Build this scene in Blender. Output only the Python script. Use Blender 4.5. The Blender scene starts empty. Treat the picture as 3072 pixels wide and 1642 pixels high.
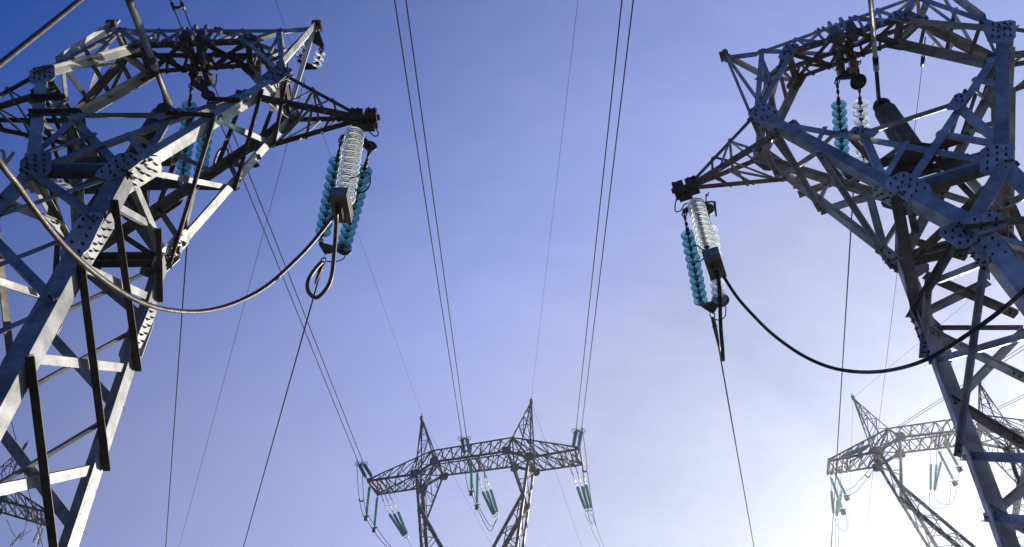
import bpy, bmesh, math, random
from mathutils import Vector as V, Matrix
random.seed(7)
R = math.radians
scn = bpy.context.scene
col = scn.collection

# ------------------------------------------------------------------ camera
FPX, TH, ROLL, CH = 2283.1, R(45.49), R(-.45), 1.6
C0 = V((0, 0, CH))
_f = V((0, math.cos(TH), math.sin(TH))); _r = V((1, 0, 0)); _u = V((0, -math.sin(TH), math.cos(TH)))
_c, _s = math.cos(ROLL), math.sin(ROLL)
CR, CU, CF = _c*_r + _s*_u, -_s*_r + _c*_u, _f
def ray(px, py):
    return (CR*((px-1536)/FPX) - CU*((py-821)/FPX) + CF).normalized()
def near(P, px):                       # the point of the sight line that is nearest to P
    d = ray(*px); return C0 + d*((P-C0).dot(d))
def at(px, dist):
    return C0 + ray(*px)*dist
def on(A, B, px):                      # the point of line A-B nearest to a sight line
    d = ray(*px); e = (B-A).normalized(); w = A-C0
    b = d.dot(e); den = 1-b*b
    t = (b*w.dot(d) - w.dot(e))/den
    return A + e*t
def onplane(P, n, px):
    d = ray(*px); return C0 + d*((P-C0).dot(n)/d.dot(n))

cam = bpy.data.cameras.new('camera'); co = bpy.data.objects.new('camera', cam); col.objects.link(co)
cam.sensor_width = 36; cam.lens = FPX/3072*36; cam.clip_start = .1; cam.clip_end = 5000
m = Matrix((CR, CU, -CF)).transposed().to_4x4(); m.translation = C0; co.matrix_world = m
scn.camera = co

# ------------------------------------------------------------------ light
SUN_EL, SUN_AZ = R(15.5), R(35)            # azimuth from +Y towards +X
S = V((math.sin(SUN_AZ)*math.cos(SUN_EL), math.cos(SUN_AZ)*math.cos(SUN_EL), math.sin(SUN_EL)))
L = bpy.data.lights.new('sun', 'SUN'); L.energy = 5; L.angle = R(.53); L.color = (1, .94, .83)
lo = bpy.data.objects.new('sun', L); col.objects.link(lo); lo.rotation_euler = S.to_track_quat('Z', 'Y').to_euler()
lo.location = (30, 20, 60)

w = bpy.data.worlds.new('World'); scn.world = w; w.use_nodes = True
nt = w.node_tree; nt.nodes.clear()
def N(t, **k):
    n = nt.nodes.new(t)
    for a, b in k.items(): setattr(n, a, b)
    return n
def lk(a, b): nt.links.new(a, b)
out = N('ShaderNodeOutputWorld'); bg = N('ShaderNodeBackground'); lk(bg.outputs[0], out.inputs[0])
sky = N('ShaderNodeTexSky', sky_type='NISHITA'); sky.sun_disc = False
sky.sun_elevation = SUN_EL; sky.sun_rotation = SUN_AZ; sky.altitude = 400
sky.air_density = 1.0; sky.dust_density = 1.2; sky.ozone_density = 3.0
tc = N('ShaderNodeTexCoord')
# thin high veil of cloud: streaked, thickest towards the low sun
mp = N('ShaderNodeMapping'); mp.inputs['Scale'].default_value = (1.3, 3.2, 2.4); mp.inputs['Rotation'].default_value = (0.3, .5, 1.1)
lk(tc.outputs['Generated'], mp.inputs[0])
ns = N('ShaderNodeTexNoise'); ns.inputs['Scale'].default_value = 1.7; ns.inputs['Detail'].default_value = 7; ns.inputs['Roughness'].default_value = .55; ns.inputs['Distortion'].default_value = .6
lk(mp.outputs[0], ns.inputs[0])
dt = N('ShaderNodeVectorMath', operation='DOT_PRODUCT'); lk(tc.outputs['Generated'], dt.inputs[0]); dt.inputs[1].default_value = S
def mrange(v, a, b, c, d, smooth=False):
    n = N('ShaderNodeMapRange'); n.interpolation_type = 'SMOOTHSTEP' if smooth else 'LINEAR'
    lk(v, n.inputs[0])
    for i, q in enumerate((a, b, c, d)): n.inputs[i+1].default_value = q
    return n.outputs[0]
def math_(op, a, b):
    n = N('ShaderNodeMath', operation=op)
    for i, q in enumerate((a, b)):
        if isinstance(q, (int, float)): n.inputs[i].default_value = q
        else: lk(q, n.inputs[i])
    return n.outputs[0]
ramp = N('ShaderNodeValToRGB'); lk(dt.outputs['Value'], ramp.inputs[0]); er = ramp.color_ramp.elements
K_EXP = 2**-.85
VE = ((.18, .0), (.30, .028), (.42, .075), (.545, .135), (.72, .25), (.865, .37), (.94, .45), (.985, .64), (1.0, .85))
er[0].position, er[0].color = VE[0][0], (0, 0, 0, 1); er[1].position, er[1].color = VE[-1][0], (1, 1, 1, 1)
for p_, q_ in VE[1:-1]:
    e_ = er.new(p_); e_.color = (q_, q_, q_, 1)
mp2 = N('ShaderNodeMapping'); mp2.inputs['Scale'].default_value = (2.2, 9, 5); mp2.inputs['Rotation'].default_value = (.2, .3, .75); lk(tc.outputs['Generated'], mp2.inputs[0])
n2 = N('ShaderNodeTexNoise'); n2.inputs['Scale'].default_value = 3.0; n2.inputs['Detail'].default_value = 12; n2.inputs['Roughness'].default_value = .68; n2.inputs['Distortion'].default_value = 1.2; lk(mp2.outputs[0], n2.inputs[0])
streak = math_('MULTIPLY', mrange(ns.outputs['Fac'], .36, .68, .94, 1.08), mrange(n2.outputs['Fac'], .35, .7, .96, 1.06))
veil = math_('MULTIPLY', ramp.outputs[0], streak)
sep = N('ShaderNodeSeparateXYZ'); lk(tc.outputs['Generated'], sep.inputs[0])      # thicker haze lower down
low0 = mrange(sep.outputs[2], .82, .42, 0, 1, True)
low = math_('MULTIPLY', low0, mrange(dt.outputs['Value'], .0, .55, .12, 1))
veil = math_('ADD', veil, math_('MULTIPLY', math_('MULTIPLY', low, .15), math_('SUBTRACT', 1.0, veil)))
fade = math_('MULTIPLY', mrange(low0, 0, 1, 1, .55), mrange(dt.outputs['Value'], .70, .95, 1, .45, True))
tint = N('ShaderNodeMixRGB', blend_type='MULTIPLY'); tint.inputs[0].default_value = 1
lk(sky.outputs[0], tint.inputs[1]); tint.inputs[2].default_value = (.28*K_EXP, .80*K_EXP, 2.0*K_EXP, 1)
vc = N('ShaderNodeMixRGB', blend_type='MULTIPLY'); vc.inputs[0].default_value = 1
vc.inputs[1].default_value = (10.1*K_EXP, 9.8*K_EXP, 9.9*K_EXP, 1); lk(veil, vc.inputs[2])
fd = N('ShaderNodeMixRGB', blend_type='MULTIPLY'); fd.inputs[0].default_value = 1; lk(tint.outputs[0], fd.inputs[1]); lk(fade, fd.inputs[2])
a1 = N('ShaderNodeMixRGB', blend_type='ADD'); a1.inputs[0].default_value = 1; lk(fd.outputs[0], a1.inputs[1]); lk(vc.outputs[0], a1.inputs[2])
lk(a1.outputs[0], bg.inputs[0]); bg.inputs[1].default_value = .10

vs = scn.view_settings; vs.view_transform = 'Standard'; vs.look = 'None'; vs.exposure = .85; vs.gamma = 1; vs.use_curve_mapping = False
scn.cycles.max_bounces = 14; scn.cycles.transmission_bounces = 12; scn.cycles.transparent_max_bounces = 16

# ------------------------------------------------------------------ materials
def mat(name, base, dark=None, scale=6, rough=.5, metal=0., detail=6, bump=0., spec=.5, contrast=(.35, .7), stretch=None, rust=0):
    mt = bpy.data.materials.new(name); mt.use_nodes = True
    t = mt.node_tree; b = t.nodes['Principled BSDF']
    b.inputs['Roughness'].default_value = rough; b.inputs['Metallic'].default_value = metal
    b.inputs['Specular IOR Level'].default_value = spec
    if dark is None:
        b.inputs['Base Color'].default_value = (*base, 1); return mt
    tcn = t.nodes.new('ShaderNodeTexCoord'); n = t.nodes.new('ShaderNodeTexNoise')
    mpn = t.nodes.new('ShaderNodeMapping')
    if stretch: mpn.inputs['Scale'].default_value = stretch
    t.links.new(tcn.outputs['Object'], mpn.inputs[0]); t.links.new(mpn.outputs[0], n.inputs[0])
    n.inputs['Scale'].default_value = scale; n.inputs['Detail'].default_value = detail; n.inputs['Roughness'].default_value = .65
    r = t.nodes.new('ShaderNodeValToRGB'); t.links.new(n.outputs['Fac'], r.inputs[0])
    r.color_ramp.elements[0].position, r.color_ramp.elements[1].position = contrast
    r.color_ramp.elements[0].color = (*dark, 1); r.color_ramp.elements[1].color = (*base, 1)
    n3 = t.nodes.new('ShaderNodeTexNoise'); n3.inputs['Scale'].default_value = scale*.28; n3.inputs['Detail'].default_value = 4; n3.inputs['Distortion'].default_value = .8; t.links.new(mpn.outputs[0], n3.inputs[0])
    m3 = t.nodes.new('ShaderNodeMapRange'); t.links.new(n3.outputs['Fac'], m3.inputs[0]); m3.inputs[1].default_value, m3.inputs[2].default_value, m3.inputs[3].default_value, m3.inputs[4].default_value = .38, .62, .68, 1.16
    x3 = t.nodes.new('ShaderNodeMixRGB'); x3.blend_type = 'MULTIPLY'; x3.inputs[0].default_value = 1; t.links.new(r.outputs[0], x3.inputs[1]); t.links.new(m3.outputs[0], x3.inputs[2])
    if rust:
        n4 = t.nodes.new('ShaderNodeTexNoise'); n4.inputs['Scale'].default_value = 9; n4.inputs['Detail'].default_value = 8; mp4 = t.nodes.new('ShaderNodeMapping'); mp4.inputs['Scale'].default_value = (1, 1, .25); t.links.new(tcn.outputs['Object'], mp4.inputs[0]); t.links.new(mp4.outputs[0], n4.inputs[0])
        m4 = t.nodes.new('ShaderNodeMapRange'); t.links.new(n4.outputs['Fac'], m4.inputs[0]); m4.inputs[1].default_value, m4.inputs[2].default_value, m4.inputs[3].default_value, m4.inputs[4].default_value = .60, .74, 0, rust
        x4 = t.nodes.new('ShaderNodeMixRGB'); t.links.new(m4.outputs[0], x4.inputs[0]); t.links.new(x3.outputs[0], x4.inputs[1]); x4.inputs[2].default_value = (.09, .045, .022, 1); x3 = x4
    t.links.new(x3.outputs[0], b.inputs['Base Color'])
    mr = t.nodes.new('ShaderNodeMapRange'); t.links.new(n.outputs['Fac'], mr.inputs[0])
    mr.inputs[1].default_value, mr.inputs[2].default_value = .3, .7
    mr.inputs[3].default_value, mr.inputs[4].default_value = min(1, rough+.12), max(.05, rough-.1)
    t.links.new(mr.outputs[0], b.inputs['Roughness'])
    if bump:
        bp = t.nodes.new('ShaderNodeBump'); bp.inputs['Strength'].default_value = bump; bp.inputs['Distance'].default_value = .01
        t.links.new(n.outputs['Fac'], bp.inputs['Height']); t.links.new(bp.outputs[0], b.inputs['Normal'])
    return mt
def glass(name, c, rough=.02, ior=1.5, clear=.35, translucency=.16):
    mt = bpy.data.materials.new(name); mt.use_nodes = True
    t = mt.node_tree; b = t.nodes['Principled BSDF']
    n = t.nodes.new('ShaderNodeTexNoise'); n.inputs['Scale'].default_value = 9
    tcn = t.nodes.new('ShaderNodeTexCoord'); t.links.new(tcn.outputs['Object'], n.inputs[0])
    r = t.nodes.new('ShaderNodeValToRGB'); t.links.new(n.outputs['Fac'], r.inputs[0])
    r.color_ramp.elements[0].color = (*[q*.85 for q in c], 1); r.color_ramp.elements[1].color = (*c, 1)
    t.links.new(r.outputs[0], b.inputs['Base Color'])
    b.inputs['Transmission Weight'].default_value = 1; b.inputs['Roughness'].default_value = rough; b.inputs['IOR'].default_value = ior
    tr = t.nodes.new('ShaderNodeBsdfTransparent'); tr.inputs[0].default_value = (*[q**.42 for q in c], 1)      # thin sheds let the sky straight through
    tl = t.nodes.new('ShaderNodeBsdfTranslucent'); tl.inputs[0].default_value = (*c, 1)                         # translucent share added so the glass glows in the low sun
    mx = t.nodes.new('ShaderNodeMixShader'); mx.inputs[0].default_value = 1-clear
    t.links.new(tr.outputs[0], mx.inputs[1]); t.links.new(b.outputs[0], mx.inputs[2])
    m2_ = t.nodes.new('ShaderNodeMixShader'); m2_.inputs[0].default_value = translucency; t.links.new(mx.outputs[0], m2_.inputs[1]); t.links.new(tl.outputs[0], m2_.inputs[2])
    t.links.new(m2_.outputs[0], t.nodes['Material Output'].inputs[0])
    return mt
M_GALV = mat('galvanised_steel', (.44, .435, .405), (.25, .25, .245), 5, .55, .2, 9, .14, rust=.45)
M_GALV2 = mat('weathered_galvanised_steel', (.31, .31, .30), (.145, .15, .155), 4, .55, .25, 9, .16, rust=.55)
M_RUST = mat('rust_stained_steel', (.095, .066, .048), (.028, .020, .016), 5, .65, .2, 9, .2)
M_RUST2 = mat('brown_grey_weathered_steel', (.26, .22, .19), (.11, .09, .08), 5, .65, .25, 9, .2)
M_GALV3 = mat('flare_paled_galvanised_steel', (.56, .565, .57), (.32, .325, .335), 4, .55, .25, 9, .16, rust=.4)  # paler copy of the weathered steel, flare veil put into its colour
M_BOLT = mat('bolt_steel', (.09, .085, .08), (.03, .028, .026), 30, .55, .5)
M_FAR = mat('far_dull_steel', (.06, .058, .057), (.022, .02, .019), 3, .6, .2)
M_FARL = mat('far_pale_sunlit_steel', (.27, .25, .22), (.12, .11, .10), 3, .5, .25)  # paler copy that paints sunlit bars, also used for pale rods and yokes
M_DARK = mat('dark_forged_iron', (.055, .05, .048), (.02, .018, .017), 18, .5, .5, 6, .15)
M_CABLE = mat('weathered_aluminium_cable', (.15, .125, .092), (.06, .048, .036), 40, .5, .5, 4, .3)
M_WIRE = mat('dark_stranded_wire', (.022, .022, .026), (.012, .012, .014), 30, .8, 0, 6, 0, .2)
M_PORC = mat('glazed_dark_porcelain', (.17, .17, .195), (.11, .105, .12), 8, .22, 0, 5)
M_PORCD = mat('black_porcelain', (.03, .026, .028), (.014, .012, .013), 8, .25)
M_CLEAR = glass('clear_glass', (.93, .97, .95), clear=.6, translucency=.02)
M_TEAL = glass('teal_glass', (.26, .65, .66), .0, clear=.5, translucency=.02)
M_RIBC = glass('clear_glass_rib', (.95, .97, .96), .05, clear=.0, translucency=.5)
M_RIBT = glass('teal_glass_rib', (.09, .40, .44), .0, clear=.15, translucency=.05)
M_GREEN = glass('green_glass', (.13, .42, .36), .08)
M_INK = mat('stamped_paint', (.16, .17, .17), (.10, .11, .11), 20, .7)
M_GROUND = mat('dry_grass_ground', (.12, .105, .06), (.06, .06, .03), .6, .95, 0, 12, .3, .1)

# ------------------------------------------------------------------ mesh helpers
class MB:
    def __init__(s): s.v = []; s.f = []; s.m = []; s.sm = []
    def add(s, vs, fs, mi=0, smooth=False):
        o = len(s.v); s.v += [tuple(p) for p in vs]
        for f in fs: s.f.append([i+o for i in f]); s.m.append(mi); s.sm.append(smooth)
    def build(s, name, mats, parent=None, origin=None):
        me = bpy.data.meshes.new(name)
        o0 = V(origin) if origin is not None else (V(s.v[0]) if s.v else V())
        if parent is not None and origin is None: o0 = parent.get('_o', None) or V((0, 0, 0)); o0 = V(o0)
        me.from_pydata([tuple(V(p)-o0) for p in s.v], [], s.f)
        if not isinstance(mats, (list, tuple)): mats = [mats]
        for q in mats: me.materials.append(q)
        me.polygons.foreach_set('material_index', s.m); me.polygons.foreach_set('use_smooth', s.sm)
        b = bmesh.new(); b.from_mesh(me); bmesh.ops.recalc_face_normals(b, faces=b.faces); b.to_mesh(me); b.free()
        me.update()
        ob = bpy.data.objects.new(name, me); col.objects.link(ob)
        if parent is None: ob.location = o0
        else: ob.parent = parent
        return ob
def basis(a):
    a = a.normalized(); h = V((0, 0, 1)) if abs(a.z) < .9 else V((0, 1, 0))
    u = a.cross(h).normalized(); return a, u, a.cross(u).normalized()
def tube(mb, pts, r, n=8, mi=0, cap=True):
    pts = [V(p) for p in pts]; rs = r if isinstance(r, (list, tuple)) else [r]*len(pts)
    vs = []; _, u, v = basis(pts[1]-pts[0])
    for i, p in enumerate(pts):
        a = (pts[min(i+1, len(pts)-1)]-pts[max(i-1, 0)]).normalized()
        u = (u - a*u.dot(a)).normalized(); v = a.cross(u)
        for k in range(n):
            t = 2*math.pi*k/n; vs.append(p + (u*math.cos(t)+v*math.sin(t))*rs[i])
    fs = []
    for i in range(len(pts)-1):
        for k in range(n):
            fs.append([i*n+k, i*n+(k+1) % n, (i+1)*n+(k+1) % n, (i+1)*n+k])
    if cap: fs += [list(range(n)), list(range((len(pts)-1)*n, len(pts)*n))]
    mb.add(vs, fs, mi, n > 5)
def bar(mb, A, B, r, mi=0, n=4): tube(mb, [A, B], r, n, mi)
def extrude(mb, poly, d, mi=0):        # poly = list of points, d = extrusion vector
    n = len(poly); vs = [V(p) for p in poly] + [V(p)+d for p in poly]
    fs = [list(range(n)), list(range(n, 2*n))] + [[i, (i+1) % n, n+(i+1) % n, n+i] for i in range(n)]
    mb.add(vs, fs, mi)
def box(mb, c, ax, ay, az, mi=0):      # half-extent vectors
    vs = [c+ax*i+ay*j+az*k for i in (-1, 1) for j in (-1, 1) for k in (-1, 1)]
    mb.add(vs, [[0, 1, 3, 2], [4, 5, 7, 6], [0, 1, 5, 4], [2, 3, 7, 6], [0, 2, 6, 4], [1, 3, 7, 5]], mi)
def ang(mb, A, B, u, v, w1, t, w2=None, mi=0):   # steel angle: corner line A-B, flanges along u and v
    A, B = V(A), V(B); a = (B-A).normalized()
    u = (u-a*u.dot(a)).normalized(); v = (v-a*v.dot(a)).normalized(); w2 = w2 or w1
    prof = [(0, 0), (w1, 0), (w1, t), (t, t), (t, w2), (0, w2)]
    vs = [A+u*p+v*q for p, q in prof] + [B+u*p+v*q for p, q in prof]
    fs = [[0, 1, 2, 3], [0, 3, 4, 5], [6, 7, 8, 9], [6, 9, 10, 11]] + [[i, (i+1) % 6, 6+(i+1) % 6, 6+i] for i in range(6)]
    mb.add(vs, fs, mi)
def lace(mb, P, Q, n, w, off=0., flip=1, mi=0, t=None, ext=.04, side=1, pf=.7):
    """angle lying in a truss face: flat flange in the face, other flange along flip*n"""
    P, Q = V(P), V(Q); a = (Q-P).normalized(); n = (n-a*n.dot(a)).normalized(); s = n.cross(a)*side
    o = n*off - s*(w*.5)
    ang(mb, P+o-a*ext, Q+o+a*ext, s, n*flip, w, t or max(.008, w*.1), w*pf, mi)
    if w >= .08 and mi != 3:
        L_ = (Q-P).length
        for q in (.05, .13):
            for e_ in (P+a*q, Q-a*q): bolt(mb, e_+n*off+n*flip*max(.008, w*.1), n*flip, .017, .036, 3)
def bolt(mb, P, n, r=.0175, h=.040, mi=1):
    a, u, v = basis(n); ph = random.random()*6
    for rr, hh0, hh1, k in ((r, 0, h*.55, 6), (r*.55, h*.55, h*random.uniform(.9, 1.25), 6)):
        vs = [P+n*q+(u*math.cos(ph+2*math.pi*i/k)+v*math.sin(ph+2*math.pi*i/k))*rr for q in (hh0, hh1) for i in range(k)]
        mb.add(vs, [[i, (i+1) % k, k+(i+1) % k, k+i] for i in range(k)] + [list(range(k, 2*k))], mi)
def gusset(P, n, ax, hw, hl, rows, cols, off=.0, t=.014, cut=.35, jitter=.005, skew=0):
    """bolted plate: centre P, outward normal n, long axis ax"""
    n = n.normalized(); ax = (ax-n*ax.dot(n)).normalized(); s = n.cross(ax); mb = MB(); P = P+n*off
    c = cut
    pl = [(-hl, -hw*(1-c)), (-hl*(1-c), -hw), (hl*(1-c*.6), -hw), (hl, -hw*(1-c)), (hl, hw*(1-c*1.3)), (hl*(1-c), hw), (-hl*(1-c*.8), hw), (-hl, hw*(1-c))]
    extrude(mb, [P+ax*(p+skew*q)+s*q for p, q in pl], n*t)
    for i in range(rows):
        for j in range(cols):
            q = (-1+2*(j+.5)/cols)*hw*.82; p = (-1+2*(i+.5)/rows)*hl*.85
            if random.random() < .05: continue
            bolt(mb, P+n*t+ax*(p+skew*q+random.uniform(-jitter, jitter)+(hl/rows*.5 if j % 2 else 0))+s*(q+random.uniform(-jitter, jitter)), n)
    return mb
def spline(pts, k=10):
    pts = [V(p) for p in pts]; P = [pts[0]*2-pts[1]] + pts + [pts[-1]*2-pts[-2]]; o = []
    for i in range(1, len(P)-2):
        for j in range(k):
            t = j/k; a, b, c, d = P[i-1:i+3]
            o.append(.5*((2*b)+(c-a)*t+(2*a-5*b+4*c-d)*t*t+(3*b-3*c+d-a)*t**3))
    return o+[pts[-1]]
def empty(name, loc, label, cat, group=None):
    o = bpy.data.objects.new(name, None); col.objects.link(o); o.location = loc; o.empty_display_size = .3
    tag(o, label, cat, group); return o
def tag(o, label=None, cat=None, group=None, kind=None):
    for k, q in (('label', label), ('category', cat), ('group', group), ('kind', kind)):
        if q: o[k] = q
    return o
class Thing:                            # an Empty plus the mesh parts below it, world coordinates in
    def __init__(s, name, loc, label, cat, group=None):
        s.o = empty(name, loc, label, cat, group); s.loc = V(loc)
    def part(s, mb, name, mats, parent=None):
        ob = mb.build(name, mats, None, s.loc); ob.location = (0, 0, 0); ob.parent = parent or s.o; return ob

# ------------------------------------------------------------------ ground
mb = MB(); g = 2500
mb.add([(-g, -g, 0), (g, -g, 0), (g, g, 0), (-g, g, 0)], [[0, 1, 2, 3]])
tag(mb.build('ground', M_GROUND, None, (0, 0, 0)), kind='structure')

# ------------------------------------------------------------------ the two near pylons
ZK = 13.5
def lerp(A, B, t): return A+(B-A)*t
class Nodes:
    def __init__(s, x, y, yaw, d, px):
        c, sn = math.cos(yaw), math.sin(yaw); s.d = d
        s.w = lambda X, Y, Z: V((x+c*X-sn*Y, y+sn*X+c*Y, Z))
        s.ex = V((c, sn, 0)); s.ey = V((-sn, c, 0)); s.ez = V((0, 0, 1)); s.n = {}
        for a, sx in (('L', -1), ('R', 1)):
            for b, fb in (('f', -1), ('b', 1)):
                s.n['W'+a+b] = s.w(sx*d['wx'], fb*d['wy'], d['zw']); s.n['K'+a+b] = s.w(sx*d['kx'], fb*d['ky'], ZK)
                s.n['U'+a+b] = s.w(sx*d['ux'], fb*d['uy'], d['zu']); s.n['V'+a+b] = s.w(sx*d['vx'], fb*d['uy'], d['zv'])
                s.n['F'+a+b] = s.w(sx*(d['wx']+.06*d['zw']), fb*(d['wy']+.05*d['zw']), 0)
            s.n['T'+a] = s.w(sx*d['tx'], 0, d['tz']); s.n['P'+a] = s.w(sx*d['px'], 0, d['pz'])
        for k, p in px.items():
            s.n[k] = near(s.n[k], p)
    def __getitem__(s, k): return s.n[k]
    def foot(s, A, px, yl):             # end of a leg from A whose picture line runs through px, on the ground line y = yl
        nn = (A-C0).cross(ray(*px)); a = s.w(0, yl, 0); return a + s.ex*((C0-a).dot(nn)/s.ex.dot(nn))
def facen(A, B, Cc, hint):
    n = (B-A).cross(Cc-A).normalized(); return n if n.dot(hint) > 0 else -n
class Poly:                              # a leg or chord as a function of 0..1 (by height)
    def __init__(s, *p): s.p = p
    def __call__(s, t):
        p = s.p
        if len(p) == 2: return lerp(p[0], p[1], t)
        z = p[0].z+(p[-1].z-p[0].z)*t
        for a, b in zip(p, p[1:]):
            if (z-a.z)*(z-b.z) <= 1e-9: return lerp(a, b, (z-a.z)/(b.z-a.z))
        return p[-1]
def xface(mb, c1, c2, f1, f2, n, w1, w2, m1=0, m2=0, o1=.012, o2=-.03, skip1=(), skip2=(), flip1=1, flip2=-1, e1=-.05):
    for i in range(len(f1)-1):
        if i not in skip1: lace(mb, c1(f1[i]), c2(f2[i+1]), n, w1, o1, flip1, m1, side=1, ext=e1)
        if i not in skip2: lace(mb, c1(f1[i+1]), c2(f2[i]), n, w2, o2, flip2, m2, side=-1, ext=-.07)
def zigzag(mb, c1, c2, f1, f2, n, w, mi=0, off=0.):
    k = 0
    for i in range(len(f1)-1):
        lace(mb, c1(f1[i]), c2(f2[i]), n, w, off, -1, mi) if i else None
        a, b = (c1(f1[i]), c2(f2[i+1])) if i % 2 == 0 else (c2(f2[i]), c1(f1[i+1]))
        lace(mb, a, b, n, w, off-.015, -1, mi)

STEEL = [M_GALV, M_RUST, M_GALV2, M_BOLT]
def near_tower(nd, label, legs, extras=None, body_front=True, seen=1):
    T = Thing('lattice_pylon', nd.w(0, 0, 0), label, 'pylon', 'pylons of the line'); n = nd
    ex, ey, ez = n.ex, n.ey, n.ez
    ctr = n.w(0, 0, 8)
    # ---- legs
    LW, LT = .235, .02
    for k in ('Lf', 'Rf', 'Lb', 'Rb'):
        ox = 'R' if k[0] == 'L' else 'L'; ob = 'b' if k[1] == 'f' else 'f'
        P = legs[k].p; mb = MB()
        for a, b in zip(P, P[1:]):
            ang(mb, a, b, n['W'+ox+k[1]]-n['W'+k], n['W'+k[0]+ob]-n['W'+k], LW, LT)
        if len(P) > 2: bar(mb, P[1]+ez*.05, P[1]-ez*.05, LW*.3)
        lg = T.part(mb, 'leg', [M_GALV2])
        # splice plates on both flanges
        a = legs[k](.09); b = legs[k](.20); ax = (b-a); mid = (a+b)/2
        fy = -ey if k[1] == 'f' else ey; fx = ex if k[0] == 'R' else -ex
        u = (n['W'+ox+k[1]]-n['W'+k]).normalized(); v = (n['W'+k[0]+ob]-n['W'+k]).normalized()
        T.part(gusset(mid+u*.13, fy, ax, .17, .42, 5, 2, off=.003), 'splice_plate', STEEL[:1]+[M_BOLT], lg)
        T.part(gusset(mid+v*.12, fx, ax, .11, .50, 6, 2, off=.003, cut=.15), 'splice_plate', STEEL[:1]+[M_BOLT], lg)
    # ---- body bracing, one part per face
    zs = [0, .75, 2.0, 3.5, 5.2, 7.2, 9.6]; zf = [0, 1.2, 2.7, 4.4, 6.4, 8.8]
    fs = [z/n.d['zw'] for z in zs]; ff = [z/n.d['zw'] for z in zf]
    for sd, hint in (('R', ex), ('L', -ex)):
        c1, c2 = legs[sd+'f'], legs[sd+'b']; mb = MB()
        nn = facen(c1(.1), c1(.6), c2(.3), hint)
        ex_ = extras.get('side'+sd) if extras else None
        if ex_: ex_(mb, c1, c2, nn)
        else:
            xface(mb, c1, c2, fs, fs, nn, .135, .115, 1, 0, .015, -.03, e1=.02, skip1=(0,), skip2=(0,))
            lace(mb, lerp(c1(0), c2(0), .64), c2(fs[1]), nn, .12, .02, 1, 1); lace(mb, c1(fs[1]), lerp(c1(0), c2(0), .56), nn, .10, -.03, -1, 0)
        T.part(mb, 'leg_bracing', STEEL)
    for sd, hint in (('f', -ey), ('b', ey)):
        c1, c2 = legs['L'+sd], legs['R'+sd]; mb = MB()
        nn = facen(c1(.1), c1(.6), c2(.3), hint)
        ex_ = extras.get('face'+sd) if extras else None
        if ex_: ex_(mb, c1, c2, nn)
        else: xface(mb, c1, c2, ff, ff, nn, .13, .085, 2, 2, .01, -.03)
        T.part(mb, 'leg_bracing', STEEL)
    # ---- waist frame
    mb = MB()
    for sd, hint in (('f', -ey), ('b', ey)):
        A, B = n['WL'+sd], n['WR'+sd]; lace(mb, A, B, hint, .17, .0, -1, 1); lace(mb, A+ez*.1, B+ez*.1, hint, .12, -.02, -1, 2)
    for sd, hint in (('L', -ex), ('R', ex)):
        lace(mb, n['W'+sd+'f'], n['W'+sd+'b'], hint, .13, .0, -1, 0)
    lace(mb, n['WLf'], n['WRb'], ez, .11, -.05, -1, 1); lace(mb, n['WRf'], n['WLb'], ez, .11, -.09, -1, 1)
    wf = T.part(mb, 'waist_frame', STEEL)
    # ---- fork arms
    arms = {}
    for sd, hint in (('R', ex), ('L', -ex)):
        op = 'L' if sd == 'R' else 'R'
        OF, OR = Poly(n['W'+sd+'f'], n['K'+sd+'f']), Poly(n['W'+sd+'b'], n['K'+sd+'b'])
        IF, IR = Poly(n['W'+op+'f'], n['K'+sd+'f']), Poly(n['W'+op+'b'], n['K'+sd+'b'])
        mb = MB()
        no = facen(OF(0), OF(1), OR(0), hint); ni = facen(IF(0), IF(1), IR(0), -hint)
        nf = facen(OF(0), OF(1), IF(0), -ey); nb = facen(OR(0), OR(1), IR(0), ey)
        g4 = [1, .81, .48, 0]
        xface(mb, OF, OR, g4, g4, no, .10, .085, 2 if extras else 1, 0, .012, -.03, e1=.0)
        h4 = [1, .82, .6, .33]
        xface(mb, IF, IR, h4, h4, ni, .085, .07, 1, 2, .01, -.03)
        for c_i, c_o, nn, m_ in ((IF, OF, nf, 1), (IR, OR, nb, 1)):
            lace(mb, c_i(.50), c_o(.06), nn, .12, -.01, -1, 2)
            if not (extras and nn is nf):
                lace(mb, c_i(.50), c_o(.49), nn, .11, .02, 1, m_); lace(mb, c_i(.665), c_o(.655), nn, .11, .02, 1, m_)
            lace(mb, c_i(.665), c_o(.52), nn, .08, -.03, -1, 2)
            lace(mb, c_i(.34), c_o(.10), nn, .09, -.04, -1, 2)
            lace(mb, c_i(.8), c_o(.69), nn, .07, -.03, -1, 2)
        arm = T.part(mb, 'fork_arm', STEEL); arms[sd] = (OF, OR, IF, IR)
        for c, u, v, wd, q in ((OF, IF(.0)-OF(.0), OR(0)-OF(0), .185, 0), (OR, IR(0)-OR(0), OF(0)-OR(0), .175, 0),
                            (IF, OF(.0)-IF(.0), IR(0)-IF(0), .125, 1), (IR, OR(0)-IR(0), IF(0)-IR(0), .13, 1)):
            mb = MB(); of = (ey*(.03 if c is IF else -.03)*(1 if sd == 'R' else 1.9)) if q else V()
            ang(mb, c(-.01)+of, c(1.02)+of, u, v, wd, wd*.09, None)
            T.part(mb, 'chord', [M_GALV if not q else M_GALV2], arm)
        dO = (OF(1)-OF(0))
        T.part(gusset(OF(.03)+(OR(0)-OF(0)).normalized()*.16, no, dO, .17, .40, 5, 3, off=.006), 'gusset_plate', [M_GALV, M_BOLT], arm)
        T.part(gusset(OR(.03)+(OF(0)-OR(0)).normalized()*.16, no, (OR(1)-OR(0)), .17, .40, 5, 3, off=.006), 'gusset_plate', [M_GALV, M_BOLT], arm)
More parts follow.
